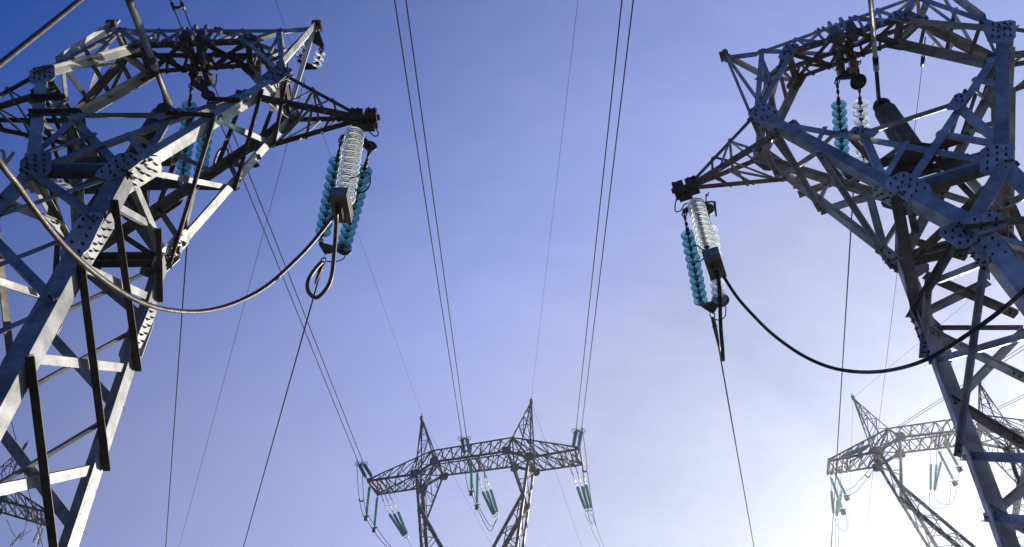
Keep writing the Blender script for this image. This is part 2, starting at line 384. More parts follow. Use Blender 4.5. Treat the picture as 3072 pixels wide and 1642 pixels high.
        T.part(gusset(OF(0)+(IF(0)-OF(0))*.1+ez*.03, -ey, OF(.3)-OF(0), .20, .31, 4, 3, off=.010), 'gusset_plate', [M_GALV2, M_BOLT], arm)
        T.part(gusset(OR(0)+(IR(0)-OR(0))*.1, ey, OR(.3)-OR(0), .21, .31, 4, 3, off=.004), 'gusset_plate', [M_GALV2, M_BOLT], arm)
        T.part(gusset(OF(.97)-ex*(.12 if sd == 'R' else -.12), -ey, dO, .20, .30, 3, 4, off=.008), 'gusset_plate', [M_GALV2, M_BOLT], arm)
        T.part(gusset(OF(.97)+(OR(1)-OF(1)).normalized()*.11, no, dO, .09, .17, 3, 2, off=.006), 'gusset_plate', [M_GALV, M_BOLT], arm)
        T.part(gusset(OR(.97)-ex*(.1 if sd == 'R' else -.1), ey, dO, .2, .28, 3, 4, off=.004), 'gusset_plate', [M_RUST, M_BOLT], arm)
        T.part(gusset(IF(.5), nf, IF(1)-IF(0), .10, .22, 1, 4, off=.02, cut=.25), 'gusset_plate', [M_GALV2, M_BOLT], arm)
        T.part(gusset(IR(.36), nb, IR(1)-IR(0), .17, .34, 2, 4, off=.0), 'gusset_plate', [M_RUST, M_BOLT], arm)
    # ties between the arms
    for q in (2, 3):
        mb = MB(); bar(mb, arms['L'][q](.5), arms['R'][q](.5), .05); T.part(mb, 'tie_bar', [M_GALV2])
    # ---- shoulders (from the knees up to the bridge)
    for sd, hint in (('R', ex), ('L', -ex)):
        k = {q+b: n[q+sd+b] for q in 'KUV' for b in 'fb'}
        Bf, Bb = Poly(k['Kf'], k['Uf']), Poly(k['Kb'], k['Ub']); Pf, Pb = Poly(k['Kf'], k['Vf']), Poly(k['Kb'], k['Vb'])
        nbm = facen(Bf(0), Bf(1), Bb(0), -ez); no = facen(Pf(0), Pf(1), Pb(0), hint)
        mb = MB()
        lace(mb, Bb(.02), Bf(.98), nbm, .135, -.05, -1, 1)
        for a, b in ((.25, .3), (.5, .52), (.76, .78)): lace(mb, Bf(a), Bb(b), nbm, .07, -.02, -1, 1)
        lace(mb, Bf(.25), Bb(.02), nbm, .06, -.03, -1, 0); lace(mb, Bf(.76), Bb(.98), nbm, .06, -.03, -1, 0)
        for q, fb in (('f', -ey), ('b', ey)):
            lace(mb, k['U'+q], k['V'+q], fb, .11, 0, -1, 2)
            lace(mb, lerp(k['K'+q], k['U'+q], .5), lerp(k['K'+q], k['V'+q], .55), fb, .075, -.01, -1, 2)
            lace(mb, lerp(k['K'+q], k['U'+q], .5), k['V'+q], fb, .06, -.02, -1, 2)
        lace(mb, k['Kf'], k['Kb'], hint, .19, -.02, -1, 1); lace(mb, Pf(.97), Pb(.97), hint, .09, -.01, -1, 2)
        lace(mb, Pf(.05), Pb(.9), no, .07, -.02, -1, 2); lace(mb, k['Uf'], k['Ub'], -ez, .12, 0, -1, 1)
        sh = T.part(mb, 'shoulder', STEEL)
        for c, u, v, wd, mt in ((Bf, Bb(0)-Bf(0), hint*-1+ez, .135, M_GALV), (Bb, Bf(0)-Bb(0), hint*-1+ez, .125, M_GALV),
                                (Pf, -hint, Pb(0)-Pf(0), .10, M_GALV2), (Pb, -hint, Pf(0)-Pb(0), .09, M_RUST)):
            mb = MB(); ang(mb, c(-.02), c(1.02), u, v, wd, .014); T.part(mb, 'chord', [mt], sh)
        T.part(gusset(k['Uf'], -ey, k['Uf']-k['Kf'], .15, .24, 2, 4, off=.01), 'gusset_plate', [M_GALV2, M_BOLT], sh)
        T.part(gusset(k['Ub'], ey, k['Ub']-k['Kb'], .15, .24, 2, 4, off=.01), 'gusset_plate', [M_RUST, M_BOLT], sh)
    # ---- bridge
    BF, BB, TF, TB = (Poly(n[a+'L'+b], n[a+'R'+b]) for a, b in (('U', 'f'), ('U', 'b'), ('V', 'f'), ('V', 'b')))
    mb = MB(); f6 = [0, .17, .33, .5, .67, .83, 1]; g6 = [.12, .24, .37, .5, .63, .76, .88]
    zigzag(mb, BF, TF, f6, g6, -ey, .055, 2); zigzag(mb, BB, TB, f6, g6, ey, .05, 1)
    xface(mb, BF, BB, [0, .4, .6, 1], [0, .4, .6, 1], -ez, .08, .08, 1, 1)
    xface(mb, TF, TB, [0, .42, .58, 1], [0, .42, .58, 1], ez, .07, .07, 2, 2)
    br = T.part(mb, 'bridge', STEEL)
    for c, u, v, wd, mt in ((BF, ey, ez, .09, M_RUST), (BB, -ey, ez, .09, M_RUST), (TF, ey, -ez, .07, M_GALV2), (TB, -ey, -ez, .07, M_RUST)):
        mb = MB(); ang(mb, c(-.02), c(1.02), u, v, wd, .012)
        if c in (TF,):
            for q in (.39, .42, .59, .62): bolt(mb, c(q)-ey*0+ez*.0, ez, .03, .07, 0)
        T.part(mb, 'chord', [mt], br)
    # hanger for the middle phase
    mb = MB(); a0, a1 = BF(.5), BB(.5)+ey*.12
    for s_ in (-.09, .09):
        box(mb, (a0+a1)/2+ex*s_, ex*.035, (a1-a0)/2+ey*.05, ez*.085, 1)
        box(mb, lerp(TF(.5), BF(.5), .5)+ex*s_*1.2, ex*.03, ey*.05, (TF(.5)-BF(.5))/2+ez*.1, 2)
        box(mb, lerp(TB(.5), BB(.5), .5)+ex*s_*1.1, ex*.04, ey*.06, (TB(.5)-BB(.5))/2+ez*.08, 1)
        box(mb, a1+ex*s_*1.5-ez*.03, ex*.05, ey*.14, ez*.11, 1)
        box(mb, a0+ex*s_*1.7+ez*.02, ex*.06, ey*.16, ez*.13, 1)
        for q in (.15, .4, .62, .9):
            bolt(mb, lerp(a0, a1, q)+ex*s_*2.0-ez*.06, ex if s_ > 0 else -ex, .028, .06, 3); bolt(mb, lerp(a0, a1, q)+ex*s_-ez*.085, -ez, .026, .07, 3)
    box(mb, a1-ez*.17, ex*.03, ey*.05, ez*.1, 0)
    T.part(mb, 'insulator_hanger', STEEL)
    # ---- earth wire peaks and crossarms
    for sd, hint in (('R', ex), ('L', -ex)):
        OF, OR, IF, IR = arms[sd]; P = n['P'+sd]; Tt = n['T'+sd]
        Vf, Vb = n['V'+sd+'f'], n['V'+sd+'b']; qf, qb = lerp(n['K'+sd+'f'], Vf, .22), lerp(n['K'+sd+'b'], Vb, .22)
        mb = MB()
        for a, wd, m_ in ((Vf, .12, 0), (Vb, .09, 2), (qf, .10, 0), (qb, .09, 0)):
            ang(mb, a, lerp(a, P, .985), ez if a in (qf, qb) else -ez, (n.w(0, 0, P.z)-P)*.3+(ey if a in (Vf, qf) else -ey), wd, .011, None, m_)
        box(mb, P, hint*.09, ey*.1, ez*.05, 1); box(mb, P-ez*.12-hint*.02, hint*.05, ey*.015, ez*.13, 0); box(mb, P+ez*.13-hint*.04, hint*.04, ey*.02, ez*.1, 0)
        for q in (-.05, .05): bolt(mb, P+ey*q*.5-hint*.06-ez*.05, -ez, .03, .06, 3)
        T.part(mb, 'earth_wire_peak', STEEL)
        top1, top2 = Poly(n['K'+sd+'f'], Tt+ez*.06-ey*.06), Poly(n['K'+sd+'b'], Tt+ez*.06+ey*.06)
        I0 = n.n.get('I'+sd+'f', IF(.8)); Lb = n.n.get('L'+sd+'b', OR(.8))
        bot1, bot2 = Poly(I0, Tt-ez*.05-ey*.06), Poly(Lb, Tt-ez*.05+ey*.06)
        mb = MB()
        for c1, c2, f1, f2, nn in ((top1, bot1, (.38, .62), (.72, .60), -ey), (bot1, bot2, (.62, .8), (.42, .6), -ez), (top2, bot2, (.45, .7), (.36, .6), ey), (top1, top2, (.38, .66), (.4, .7), ez)):
            lace(mb, c1(f1[0]), c2(f2[0]), nn, .045, -.01, -1, 2); lace(mb, c1(f1[0]), c2(.05 if c2 is not bot1 else .4), nn, .04, -.02, -1, 2)
            lace(mb, c1(f1[1]), c2(f2[1]), nn, .038, -.02, -1, 1)
        ca = T.part(mb, 'crossarm', STEEL)
        for c, u, v, wd, mt in ((top1, ey, -ez, .075, M_RUST), (top2, -ey, -ez, .06, M_RUST), (bot1, ey, ez, .085, M_RUST), (bot2, -ey, ez, .095, M_RUST)):
            mb = MB(); ang(mb, c(0), c(.99), u, v, wd, .011)
            if c is bot2:
                ang(mb, c(0), lerp(c(0), OR(.72), .8)-hint*.02, -ey, ez, .11, .011)
            T.part(mb, 'chord', [mt], ca)
        mb = MB()
        for q in (-.01, .23): box(mb, Tt+hint*q-ez*.01, hint*.10, ey*.15, ez*.085)
        box(mb, Tt+hint*.12+ez*.02, hint*.25, ey*.04, ez*.03); box(mb, Tt+hint*.16-ez*.08+ey*.1, hint*.12, ey*.08, ez*.06)
        for q in (-.08, .02, .2, .3): bolt(mb, Tt+hint*q-ey*.15, -ey, .03, .06, 0); bolt(mb, Tt+hint*q-ez*.09, -ez, .03, .07, 0)
        T.part(mb, 'end_bracket', [M_DARK], ca)
    return T, arms

D_L = dict(wx=.72, wy=.92, zw=10.19, kx=2.12, ux=1.0, uy=.29, ky=.51, zu=15.01, vx=1.57, zv=15.55, px=2.09, pz=16.28, tx=3.41, tz=12.85)
D_R = dict(wx=.76, wy=.79, zw=10.17, kx=2.14, ux=1.0, uy=.31, ky=.46, zu=15.15, vx=1.49, zv=15.61, px=2.10, pz=16.39, tx=3.47, tz=12.64)
NL = Nodes(-6.035, 7.254, R(.49), D_L, dict(WRf=(388, 507), WRb=(508, 790), KRf=(858, 222), KRb=(882, 360), WLf=(75, 503), KLf=(108, 219), KLb=(205, 365),
    ULf=(418, 134), ULb=(451, 222), URf=(745, 121), URb=(751, 203), VRf=(843, 88), PR=(951, 78), TR=(1075, 355)))
NL.n['IRf'] = on(NL['WLf'], NL['KRf'], (702, 267)); NL.n['LRb'] = on(NL['WRb'], NL['KRb'], (825, 460))
NR = Nodes(6.4986, 7.2832, R(-22.81), D_R, dict(KLf=(2261, 343), KLb=(2275, 478), WLf=(2693, 577), WLb=(2688, 800), WRf=(3028, 475), KRf=(3028, 80), KRb=(3005, 200),
    URf=(2706, 52), URb=(2693, 131), ULf=(2366, 157), ULb=(2389, 242), VLf=(2278, 154), PL=(2173, 168), TL=(2075, 558)))
NR.n['ILf'] = on(NR['WRf'], NR['KLf'], (2386, 367)); NR.n['LLb'] = on(NR['WLb'], NR['KLb'], (2350, 555))

legsL = {'Rf': Poly(NL['WRf'], NL.foot(NL['WRf'], (85, 1066), -1.42)), 'Rb': Poly(NL['WRb'], NL.foot(NL['WRb'], (236, 1640), 1.42)),
         'Lf': Poly(NL['WLf'], NL['FLf']), 'Lb': Poly(NL['WLb'], NL['FLb'])}
TL_, armsL = near_tower(NL, 'tall grey steel lattice pylon rising at the left edge, sunlit on its right side', legsL)

J = near(NR.w(-.1, -.95, 8.8), (2905, 686))
legsR = {'Lf': Poly(NR['WLf'], J, NR.foot(J, (3055, 880), -1.5)), 'Lb': Poly(NR['WLb'], NR.foot(NR['WLb'], (2992, 1642), 1.25)),
         'Rf': Poly(NR['WRf'], NR['FRf']), 'Rb': Poly(NR['WRb'], NR['FRb'])}
def side_left_R(mb, c1, c2, nn):
    A, B = c1.p[1], c1.p[2]; Cc, D = c2.p
    pn = facen(A, B, Cc, nn); leg1 = lambda p: on(A, B, p); leg2 = lambda p: on(Cc, D, p); pl = lambda p: onplane(lerp(A, Cc, .5), pn, p)
    a_ = lerp(NR['WLf'], NR['WLb'], .06); b_ = leg2((2758, 975)); x_ = (b_-a_).normalized()
    u1 = (-NR.ex*.75-NR.ey*.65); u2 = (NR.ex*.8-NR.ey*.55)      # light and shade of the column painted in: one flange paler, one browner
    e1 = a_-NR.ex*.10-NR.ey*.04; e2 = b_-NR.ex*.06-NR.ey*.06
    ang(mb, e1, e2, -u1, u2, .14, .016, .016, 2); ang(mb, e1, e2, u2, -u1, .15, .016, .016, 1)
    lace(mb, A, leg2((2722, 960)), pn, .11, .03, 1, 1)
    n1 = pl((2802, 848))
    lace(mb, n1, leg1((2948, 795)), pn, .10, .02, 1, 2)
    lace(mb, n1, leg2((2797, 1066)), pn, .10, .04, 1, 2)
    lace(mb, leg1((2946, 792)), leg2((2907, 1362)), pn, .085, .05, 1, 2)
    f = [.27, .40, .54, .7, .9]
    lace(mb, leg2((2797, 1086)), c1(.30), pn, .10, .0, 1, 2)
    lace(mb, leg2((2900, 1366)), c1(.47), pn, .11, .0, 1, 2)
    for i in range(1, 4):
        lace(mb, c1(f[i]), c2(f[i+1]), pn, .11, .05, 1, 1); lace(mb, c2(f[i]), c1(f[i+1]), pn, .10, .0, 1, 2)
def rear_R(mb, c1, c2, nn):
    # rear face between the two back legs; upper members follow the photo, the rest repeats
    Cc, D = c1.p; leg = lambda p: on(Cc, D, p); pl = lambda p: onplane(Cc, nn, p)
    for a, b, wd, mi, o in (((2690, 800), (2960, 745), .10, 1, 0), ((2752, 950), (2960, 848), .11, 2, .03), ((2780, 832), (3040, 945), .115, 1, 0), ((2790, 998), (3072, 1138), .11, 2, 0),
                         ((2862, 1210), (3072, 992), .10, 2, .03), ((2856, 1206), (3072, 1338), .12, 1, 0), ((2975, 1545), (3110, 1432), .10, 2, .03), ((2972, 1533), (3110, 1610), .11, 2, 0),
                         ((2810, 986), (3060, 986), .06, 1, .0), ((2720, 720), (2890, 775), .10, 1, 0)):
        lace(mb, pl(a), pl(b), nn, wd, o, -1, mi)
def front_R(mb, c1, c2, nn):
    J_ = c1.p[1]; W = NR['WRf']
    lace(mb, lerp(W, J_, .06), J_, nn, .19, .015, -1, 0)
    b = onplane(J_, nn, (3110, 662)); lace(mb, J_, b, nn, .13, .03, 1, 1)
    b = onplane(J_, nn, (3110, 740)); lace(mb, lerp(J_, b, .3), b, nn, .10, -.02, -1, 2)
    for i, (p, q) in enumerate(((.25, .4), (.45, .6), (.65, .85))):
        lace(mb, c1(p), c2(q), nn, .12, .01, 1, 2, ext=-.06); lace(mb, c2(p), c1(q), nn, .1, -.03, -1, 2, ext=-.06)
TR_, armsR = near_tower(NR, 'tall bluish backlit steel lattice pylon filling the right edge, seen from beneath', legsR, {'sideL': side_left_R, 'faceb': rear_R, 'facef': front_R})
mbj = gusset(J+NR.ex*.10-NR.ez*.02, -NR.ey, NR.ex, .17, .30, 3, 3, off=.03); TR_.part(mbj, 'gusset_plate', [M_GALV2, M_BOLT])
mbj = gusset(J-NR.ex*.16-NR.ez*.1, -NR.ey, J-NR['WLf'], .15, .22, 3, 3, off=.03); TR_.part(mbj, 'gusset_plate', [M_GALV2, M_BOLT])

for ob in [o for o in bpy.data.objects if o.type == 'MESH']:       # right pylon less rusty, and paled further to paint in the lens-flare veil
    r_ = ob
    while r_.parent: r_ = r_.parent
    if r_ is TR_.o:
        for i_, m_ in enumerate(ob.data.materials):
            if m_ is M_RUST: ob.data.materials[i_] = M_RUST2
            elif m_ is M_GALV2: ob.data.materials[i_] = M_GALV3
# ------------------------------------------------------------------ porcelain bushings standing inside the two near pylons
def lathe(mb, prof, A, axis, mi=0, n=20, closed=False):
    a, u, v = basis(axis); k = len(prof)
    vs = [A+a*z+(u*math.cos(2*math.pi*i/n)+v*math.sin(2*math.pi*i/n))*r for i in range(n) for r, z in prof]
    fs = [[i*k+j, i*k+j+1, ((i+1) % n)*k+j+1, ((i+1) % n)*k+j] for i in range(n) for j in range(k-1 if not closed else k) if j+1 < k] 
    if closed: fs += [[i*k+k-1, i*k, ((i+1) % n)*k, ((i+1) % n)*k+k-1] for i in range(n)]
    mb.add(vs, fs, mi, True)
def bushing(nd, top, bot, label, pm):
    Z = nd.w(0, 0, 0); A = on(Z+nd.ez*10, Z+nd.ez*13, top); B = on(Z+nd.ez*10, Z+nd.ez*13, bot)
    T = Thing('bushing_insulator', B, label, 'insulator', 'porcelain bushings inside the pylons')
    Ln = A.z-B.z; mb = MB(); prof = [(.0, .16), (.13, .16)]; z = .16; r0 = .135
    k = max(8, int((Ln-.3)/.062))
    for i in range(k):
        z = .16+(Ln-.34)*i/k; p = (Ln-.34)/k; r1 = .198-.02*i/k
        prof += [(r0-.02*i/k, z), (r1, z+p*.30), (r1, z+p*.42), (r0-.02*i/k, z+p*.85)]
    prof += [(.12, Ln-.18), (0, Ln-.18)]
    lathe(mb, prof, B, nd.ez, 0, 28); T.part(mb, 'ribbed_body', [pm])
    mb = MB(); lathe(mb, [(0, Ln-.19), (.14, Ln-.19), (.15, Ln-.02), (.12, Ln+.04), (0, Ln+.05)], B, nd.ez, 0, 20); T.part(mb, 'top_cap', [M_DARK])
    mb = MB(); lathe(mb, [(0, -.05), (.30, -.05), (.30, .0), (.17, .02), (.16, .17), (0, .17)], B, nd.ez, 0, 24)
    for i in range(8): bolt(mb, B+(nd.ex*math.cos(i*.785)+nd.ey*math.sin(i*.785))*.25, nd.ez, .025, .05, 0)
    T.part(mb, 'base_flange', [M_DARK])
    mb = MB(); e = nd['WRf'].z
    for s_ in (-1, 1):
        box(mb, B+nd.ey*s_*.22-nd.ez*.12, nd.ex*.75, nd.ey*.05, nd.ez*.06)
        ang(mb, B+nd.ex*s_*.30-nd.ez*.1, nd.w(s_*.55, .2, e+.05), nd.ex*-s_, nd.ey, .10, .01)
        pl = [B+nd.ex*s_*.30+nd.ez*.02, B+nd.ex*s_*.30-nd.ez*.55, B+nd.ex*s_*.75-nd.ez*.55, B+nd.ex*s_*.36+nd.ez*.02]
        extrude(mb, pl, nd.ey*.014)
    T.part(mb, 'support_frame', [M_RUST])
    return A, B
BA_L, BB_L = bushing(NL, (478, 318), (345, 478), 'black ribbed porcelain bushing standing inside the sunlit left pylon', M_PORCD)
BA_R, BB_R = bushing(NR, (2648, 312), (2748, 474), 'bluish ribbed porcelain bushing inside the window of the right pylon', M_PORC)

# ------------------------------------------------------------------ insulator strings
_disc = {}
def disc_mesh(kind, r):
    key = (kind, round(r, 3))
    if key in _disc: return _disc[key]
    m_, mr_ = {'clear': (M_CLEAR, M_RIBC), 'teal': (M_TEAL, M_RIBT)}[kind]
    mb = MB()
    prof = [(.30, .00), (.45, .02), (.80, .11), (.97, .20), (.95, .25), (.80, .17), (.50, .09), (.30, .10)]
    lathe(mb, [(a*r, b*r) for a, b in prof], V((0, 0, 0)), V((0, 0, 1)), 0, 28, True)
    for R_, z_, t_ in ((.97, .23, .052), (.73, .26, .042), (.50, .25, .042)):      # rim bead and the two ribs under the shed
        lathe(mb, [((R_+t_*math.cos(q))*r, (z_+1.7*t_*math.sin(q))*r) for q in [2*math.pi*i/8 for i in range(8)]], V((0, 0, 0)), V((0, 0, 1)), 1, 28, True)
    d = mb.build('insulator_disc', [m_, mr_], None, (0, 0, 0)); dm = d.data; bpy.data.objects.remove(d)
    mb = MB(); lathe(mb, [(0, -.34*r), (.26*r, -.34*r), (.30*r, -.24*r), (.31*r, .04*r), (.19*r, .05*r), (.16*r, .30*r), (.10*r, .34*r), (.09*r, .86*r), (0, .86*r)], V(), V((0, 0, 1)), 0, 14)
    c = mb.build('metal_cap', [M_DARK], None, (0, 0, 0)); cm = c.data; bpy.data.objects.remove(c)
    _disc[key] = (dm, cm); return dm, cm
def string(A, B, a0, b0, n, r, kind, label, group, links=True):
    """insulator string from A (at the steelwork) to B; the glass runs from fraction a0 to b0"""
    A, B = V(A), V(B); ax = (B-A).normalized(); Ln = (B-A).length
    T = Thing('insulator_string', A, label, 'insulator', group)
    dm, cm = disc_mesh(kind, r); q = V((0, 0, 1)).rotation_difference(ax)
    for i in range(n):
        f = a0+(b0-a0)*i/(n-1)
        o = bpy.data.objects.new('insulator_disc', dm); col.objects.link(o); o.parent = T.o
        o.location = ax*Ln*f; o.rotation_mode = 'QUATERNION'; o.rotation_quaternion = q
        c = bpy.data.objects.new('metal_cap', cm); col.objects.link(c); c.parent = o
    for f0, f1, nm in ((0, a0, 'top_link'), (b0, 1, 'bottom_link')):
        P, Q = A+ax*Ln*f0, A+ax*Ln*f1; d = (Q-P).length
        if d < .06: continue
        mb = MB(); _, u, v = basis(ax); tube(mb, [P, Q], .016, 8)
        lk_ = P if f0 == 0 else Q; sg = 1 if f0 == 0 else -1
        pts = [lk_+ax*sg*(.07+.055*math.cos(t))+u*.045*math.sin(t) for t in [2*math.pi*i/12 for i in range(13)]]
        tube(mb, pts, .014, 6)
        for h in (.18, .32):
            if h < d-.05: tube(mb, [lk_+ax*sg*h-v*.06, lk_+ax*sg*h+v*.06], .016, 6); tube(mb, [lk_+ax*sg*(h-.03), lk_+ax*sg*(h+.03)], .03, 8)
        if d > .3: tube(mb, [lk_+ax*sg*(d-.16), lk_+ax*sg*(d-.02)], .035, 8)
        T.part(mb, nm, [M_DARK])
    return T
def yoke(P, Q, R_, th, label, cat='yoke plate', sc=.65):     # triangular plate between two string ends and a third point
    n = (Q-P).cross(R_-P).normalized(); mb = MB(); e = (Q-P).normalized(); f = (R_-(P+Q)/2); f = (f-e*f.dot(e)).normalized()
    pl = [P-e*.05*sc-f*.035*sc, Q+e*.05*sc-f*.035*sc, Q+e*.05*sc+f*.03*sc, R_+e*.06*sc+f*.05*sc, R_-e*.06*sc+f*.05*sc, P-e*.05*sc+f*.03*sc]
    extrude(mb, [p-n*th/2 for p in pl], n*th)
    for p in (P, Q, R_): bolt(mb, p+n*th/2, n, .025, .05, 0); bolt(mb, p-n*th/2, -n, .025, .05, 0)
    o = mb.build('yoke_plate', [M_DARK], None, (P+Q)/2); return tag(o, label, cat, 'yoke plates')
def ring(P, axis, R_, r, label, flat=1.0):
    a, u, v = basis(axis); mb = MB()
    tube(mb, [P+(u*math.cos(t)+v*math.sin(t))*R_ for t in [2*math.pi*i/28 for i in range(29)]], r, 8, 0, False)
    tube(mb, [P-u*R_, P+u*R_], r*.6, 6); tube(mb, [P-v*R_, P+v*R_], r*.6, 6)
    lathe(mb, [(0, -.03), (R_*.8, -.03), (R_*.8, .02), (0, .02)], P, a, 0, 20)
    return tag(mb.build('arcing_ring', [M_DARK], None, P), label, 'arcing ring', 'arcing rings')

dL = V((-.484, 1.298, .126)).normalized(); dR = V((.397, 1.313, .111)).normalized()     # run of the two lines away from the camera
down = V((0, 0, -1))

# right-hand phase of the left pylon
t = NL['TR']
A = near(t-NL.ez*.1, (1066, 392)); B = near(A+down*1.9, (1031, 612))
string(A, B, .05, .90, 11, .168, 'clear', 'clear glass insulator string hanging upright above the striped weight box at the left pylon', 'clear glass jumper strings')
CW_L = B
def weight(P, ex, ey, label, stripes=True):
    T = Thing('counterweight', P, label, 'counterweight', 'counterweights below the clear strings'); ez = V((0, 0, 1))
    for i in range(5):
        mb = MB(); box(mb, P-ez*(.05+.042*i), ex*(.135 if i % 2 == 0 else .128), ey*.27, ez*.019); T.part(mb, 'weight_plate', [M_RUST2 if i == 4 else M_GALV2])
    mb = MB(); tube(mb, [P+ez*.1, P-ez*.36], .022, 8)
    for s_ in (-.11, .11): bolt(mb, P-ez*.24+ex*s_*.3+ey*s_, -ez, .03, .06, 0)
    box(mb, P-ez*.33+ey*.0, ex*.05, ey*.09, ez*.05); T.part(mb, 'clamp', [M_DARK])
weight(near(B+NL.ey*.12, (1028, 600)), NL.ex, NL.ey, 'dark grooved weight box hanging under the clear insulator string of the left pylon')
YL = near(t+dL*2.75+down*.05, (962, 731)); YR = near(t+dL*2.75+down*.05, (1030, 748))
A1 = near(t+dL*.25-NL.ex*.1, (1026, 412)); A2 = near(t+dL*.3+NL.ex*.2, (1112, 440))
string(A1, YL, .20, .86, 10, .148, 'teal', 'teal glass tension string left of the clear string at the left pylon crossarm', 'teal tension strings')
string(A2, YR, .20, .95, 11, .148, 'teal', 'teal glass tension string behind the weight box, right one at the left pylon crossarm', 'teal tension strings')
YC = near((YL+YR)/2+dL*.28, (978, 757)); yoke(YL, YR, YC, .03, 'dark yoke plate joining the lower ends of the left pylon crossarm strings')
ring(near(YR, (1032, 748)), dL, .13, .025, 'dark round arcing ring at the foot of the left pylon teal strings')
ring(near(A2, (1110, 438)), (A2-YR), .10, .03, 'dark round ring at the head of the right teal string, left pylon')
yoke(A1, A2, (A1+A2)/2-dL*.2, .03, 'dark yoke plate under the tip of the left pylon crossarm')

# middle phase of the left pylon: two strings under the bridge
hb = lerp(NL['ULb'], NL['URb'], .5)-NL.ez*.3+NL.ey*.1
P1 = near(hb, (575, 252)); P2 = near(hb, (628, 288)); yoke(P1, P2, near(hb+NL.ez*.1, (607, 244)), .03, 'dark slanting yoke plate hung under the bridge of the left pylon')
Q1 = near(P1+dL*2.75, (548, 535)); Q2 = near(P2+dL*2.6, (600, 542))
string(P1, Q1, .20, .93, 10, .145, 'teal', 'pale teal insulator string hung in the left pylon window, partly behind its beam', 'teal tension strings')
string(P2, Q2, .14, .93, 10, .145, 'teal', 'blue teal insulator string hung in the left pylon window, nearer the crossarm', 'teal tension strings')
ring(near(P2, (625, 286)), dL, .10, .035, 'dark rusty ring above the blue teal string in the left pylon window')
M_L = (Q1+Q2)/2+dL*.3; yoke(Q1, Q2, M_L, .03, 'dark yoke plate at the foot of the left pylon window strings')

# small earth wire insulators at the peak of the left pylon
p = NL['PR']; ya, yb = near(p-NL.ez*.22, (929, 121)), near(p-NL.ez*.22+NL.ex*.1, (968, 141)); yc, yd = near(p-NL.ez*.3+dL*.45, (897, 181)), near(p-NL.ez*.3+dL*.45, (948, 203))
for a_, b_, lb in ((ya, yc, 'short clear earth wire insulator beside the peak arm of the left pylon'), (yb, yd, 'short clear earth wire insulator farthest right on the left pylon peak')):
    string(a_, b_, .28, .80, 3, .105, 'clear', lb, 'small earth wire insulators')
for a_, b_, c_, lb in ((ya, yb, p-NL.ez*.12, 'small upper yoke plate hanging from the left pylon peak'), (yc, yd, (yc+yd)/2+dL*.1, 'small lower yoke plate below the peak insulators of the left pylon')):
    yoke(a_, b_, c_, .03, lb, sc=.6)
EW_L = (yc+yd)/2+dL*.1

# left-hand phase of the right pylon
t = NR['TL']
A = near(t-NR.ez*.1, (2086, 606)); B = near(A+down*1.75, (2126, 762))
string(A, B, .05, .88, 10, .158, 'clear', 'clear glass insulator string hanging upright above the plain weight box at the right pylon', 'clear glass jumper strings')
weight(near(B+NR.ey*.12, (2138, 775)), NR.ex, NR.ey, 'dark brown weight box hanging under the clear insulator string of the right pylon')
CW_R = B
YL = near(t+dR*2.75, (2104, 914)); YR = near(t+dR*2.75, (2160, 903))
A1 = near(t+dR*.25, (2052, 635)); A2 = near(t+dR*.3+NR.ex*.25, (2122, 630))
string(A1, YL, .22, .94, 10, .145, 'teal', 'teal glass tension string hanging furthest left on the right pylon crossarm', 'teal tension strings')
string(A2, YR, .20, .96, 10, .148, 'clear', 'clear glass tension string behind the weight box of the right pylon', 'teal tension strings')
YCR = near((YL+YR)/2+dR*.22, (2137, 934)); yoke(YL, YR, YCR, .03, 'dark yoke plate joining the lower ends of the right pylon crossarm strings')
ring(near(YR, (2161, 901)), dR, .15, .035, 'dark arcing ring at the foot of the clear tension string, right pylon')
ring(near(A2, (2121, 628)), dR, .09, .05, 'dark round ring beside the top of the clear string, right pylon')
yoke(A1, A2, (A1+A2)/2-dR*.2, .03, 'dark yoke plate under the tip of the right pylon crossarm')
mb = MB(); h = near(t+NR.ex*.5, (2126, 575))
tube(mb, spline([near(h, q) for q in ((2126, 577), (2122, 588), (2118, 584), (2119, 612))], 5), .012, 6); tube(mb, spline([near(h, q) for q in ((2112, 608), (2138, 606), (2144, 615), (2149, 650))], 5), .018, 6); tube(mb, [near(h, (2145, 604)), near(h, (2149, 650))], .014, 6)
tag(mb.build('arcing_horn', [M_DARK], None, h), 'bent dark arcing horn beside the crossarm tip of the right pylon', 'arcing horn', 'arcing horns')

# middle phase of the right pylon
hb = lerp(NR['ULb'], NR['URb'], .5)-NR.ez*.3+NR.ey*.1
P1 = near(hb, (2511, 238)); P2 = near(hb, (2576, 234)); yoke(P1, P2, near(hb+NR.ez*.1, (2545, 215)), .03, 'dark two holed yoke plate hung under the bridge of the right pylon')
Q1 = near(P1+dR*2.75, (2531, 520)); Q2 = near(P2+dR*2.75, (2594, 525))
string(P1, Q1, .24, .95, 10, .145, 'teal', 'teal insulator string in the right pylon window, the left of the pair', 'teal tension strings')
string(P2, Q2, .24, .95, 10, .148, 'clear', 'yellowish clear insulator string in the right pylon window with a ring above', 'teal tension strings')
ring(near(P2, (2575, 246)), V((0, .3, 1)), .13, .03, 'thick grey ring above the clear string in the right pylon window')
M_R = (Q1+Q2)/2+dR*.3; yoke(Q1, Q2, M_R, .03, 'dark yoke plate at the foot of the right pylon window strings')
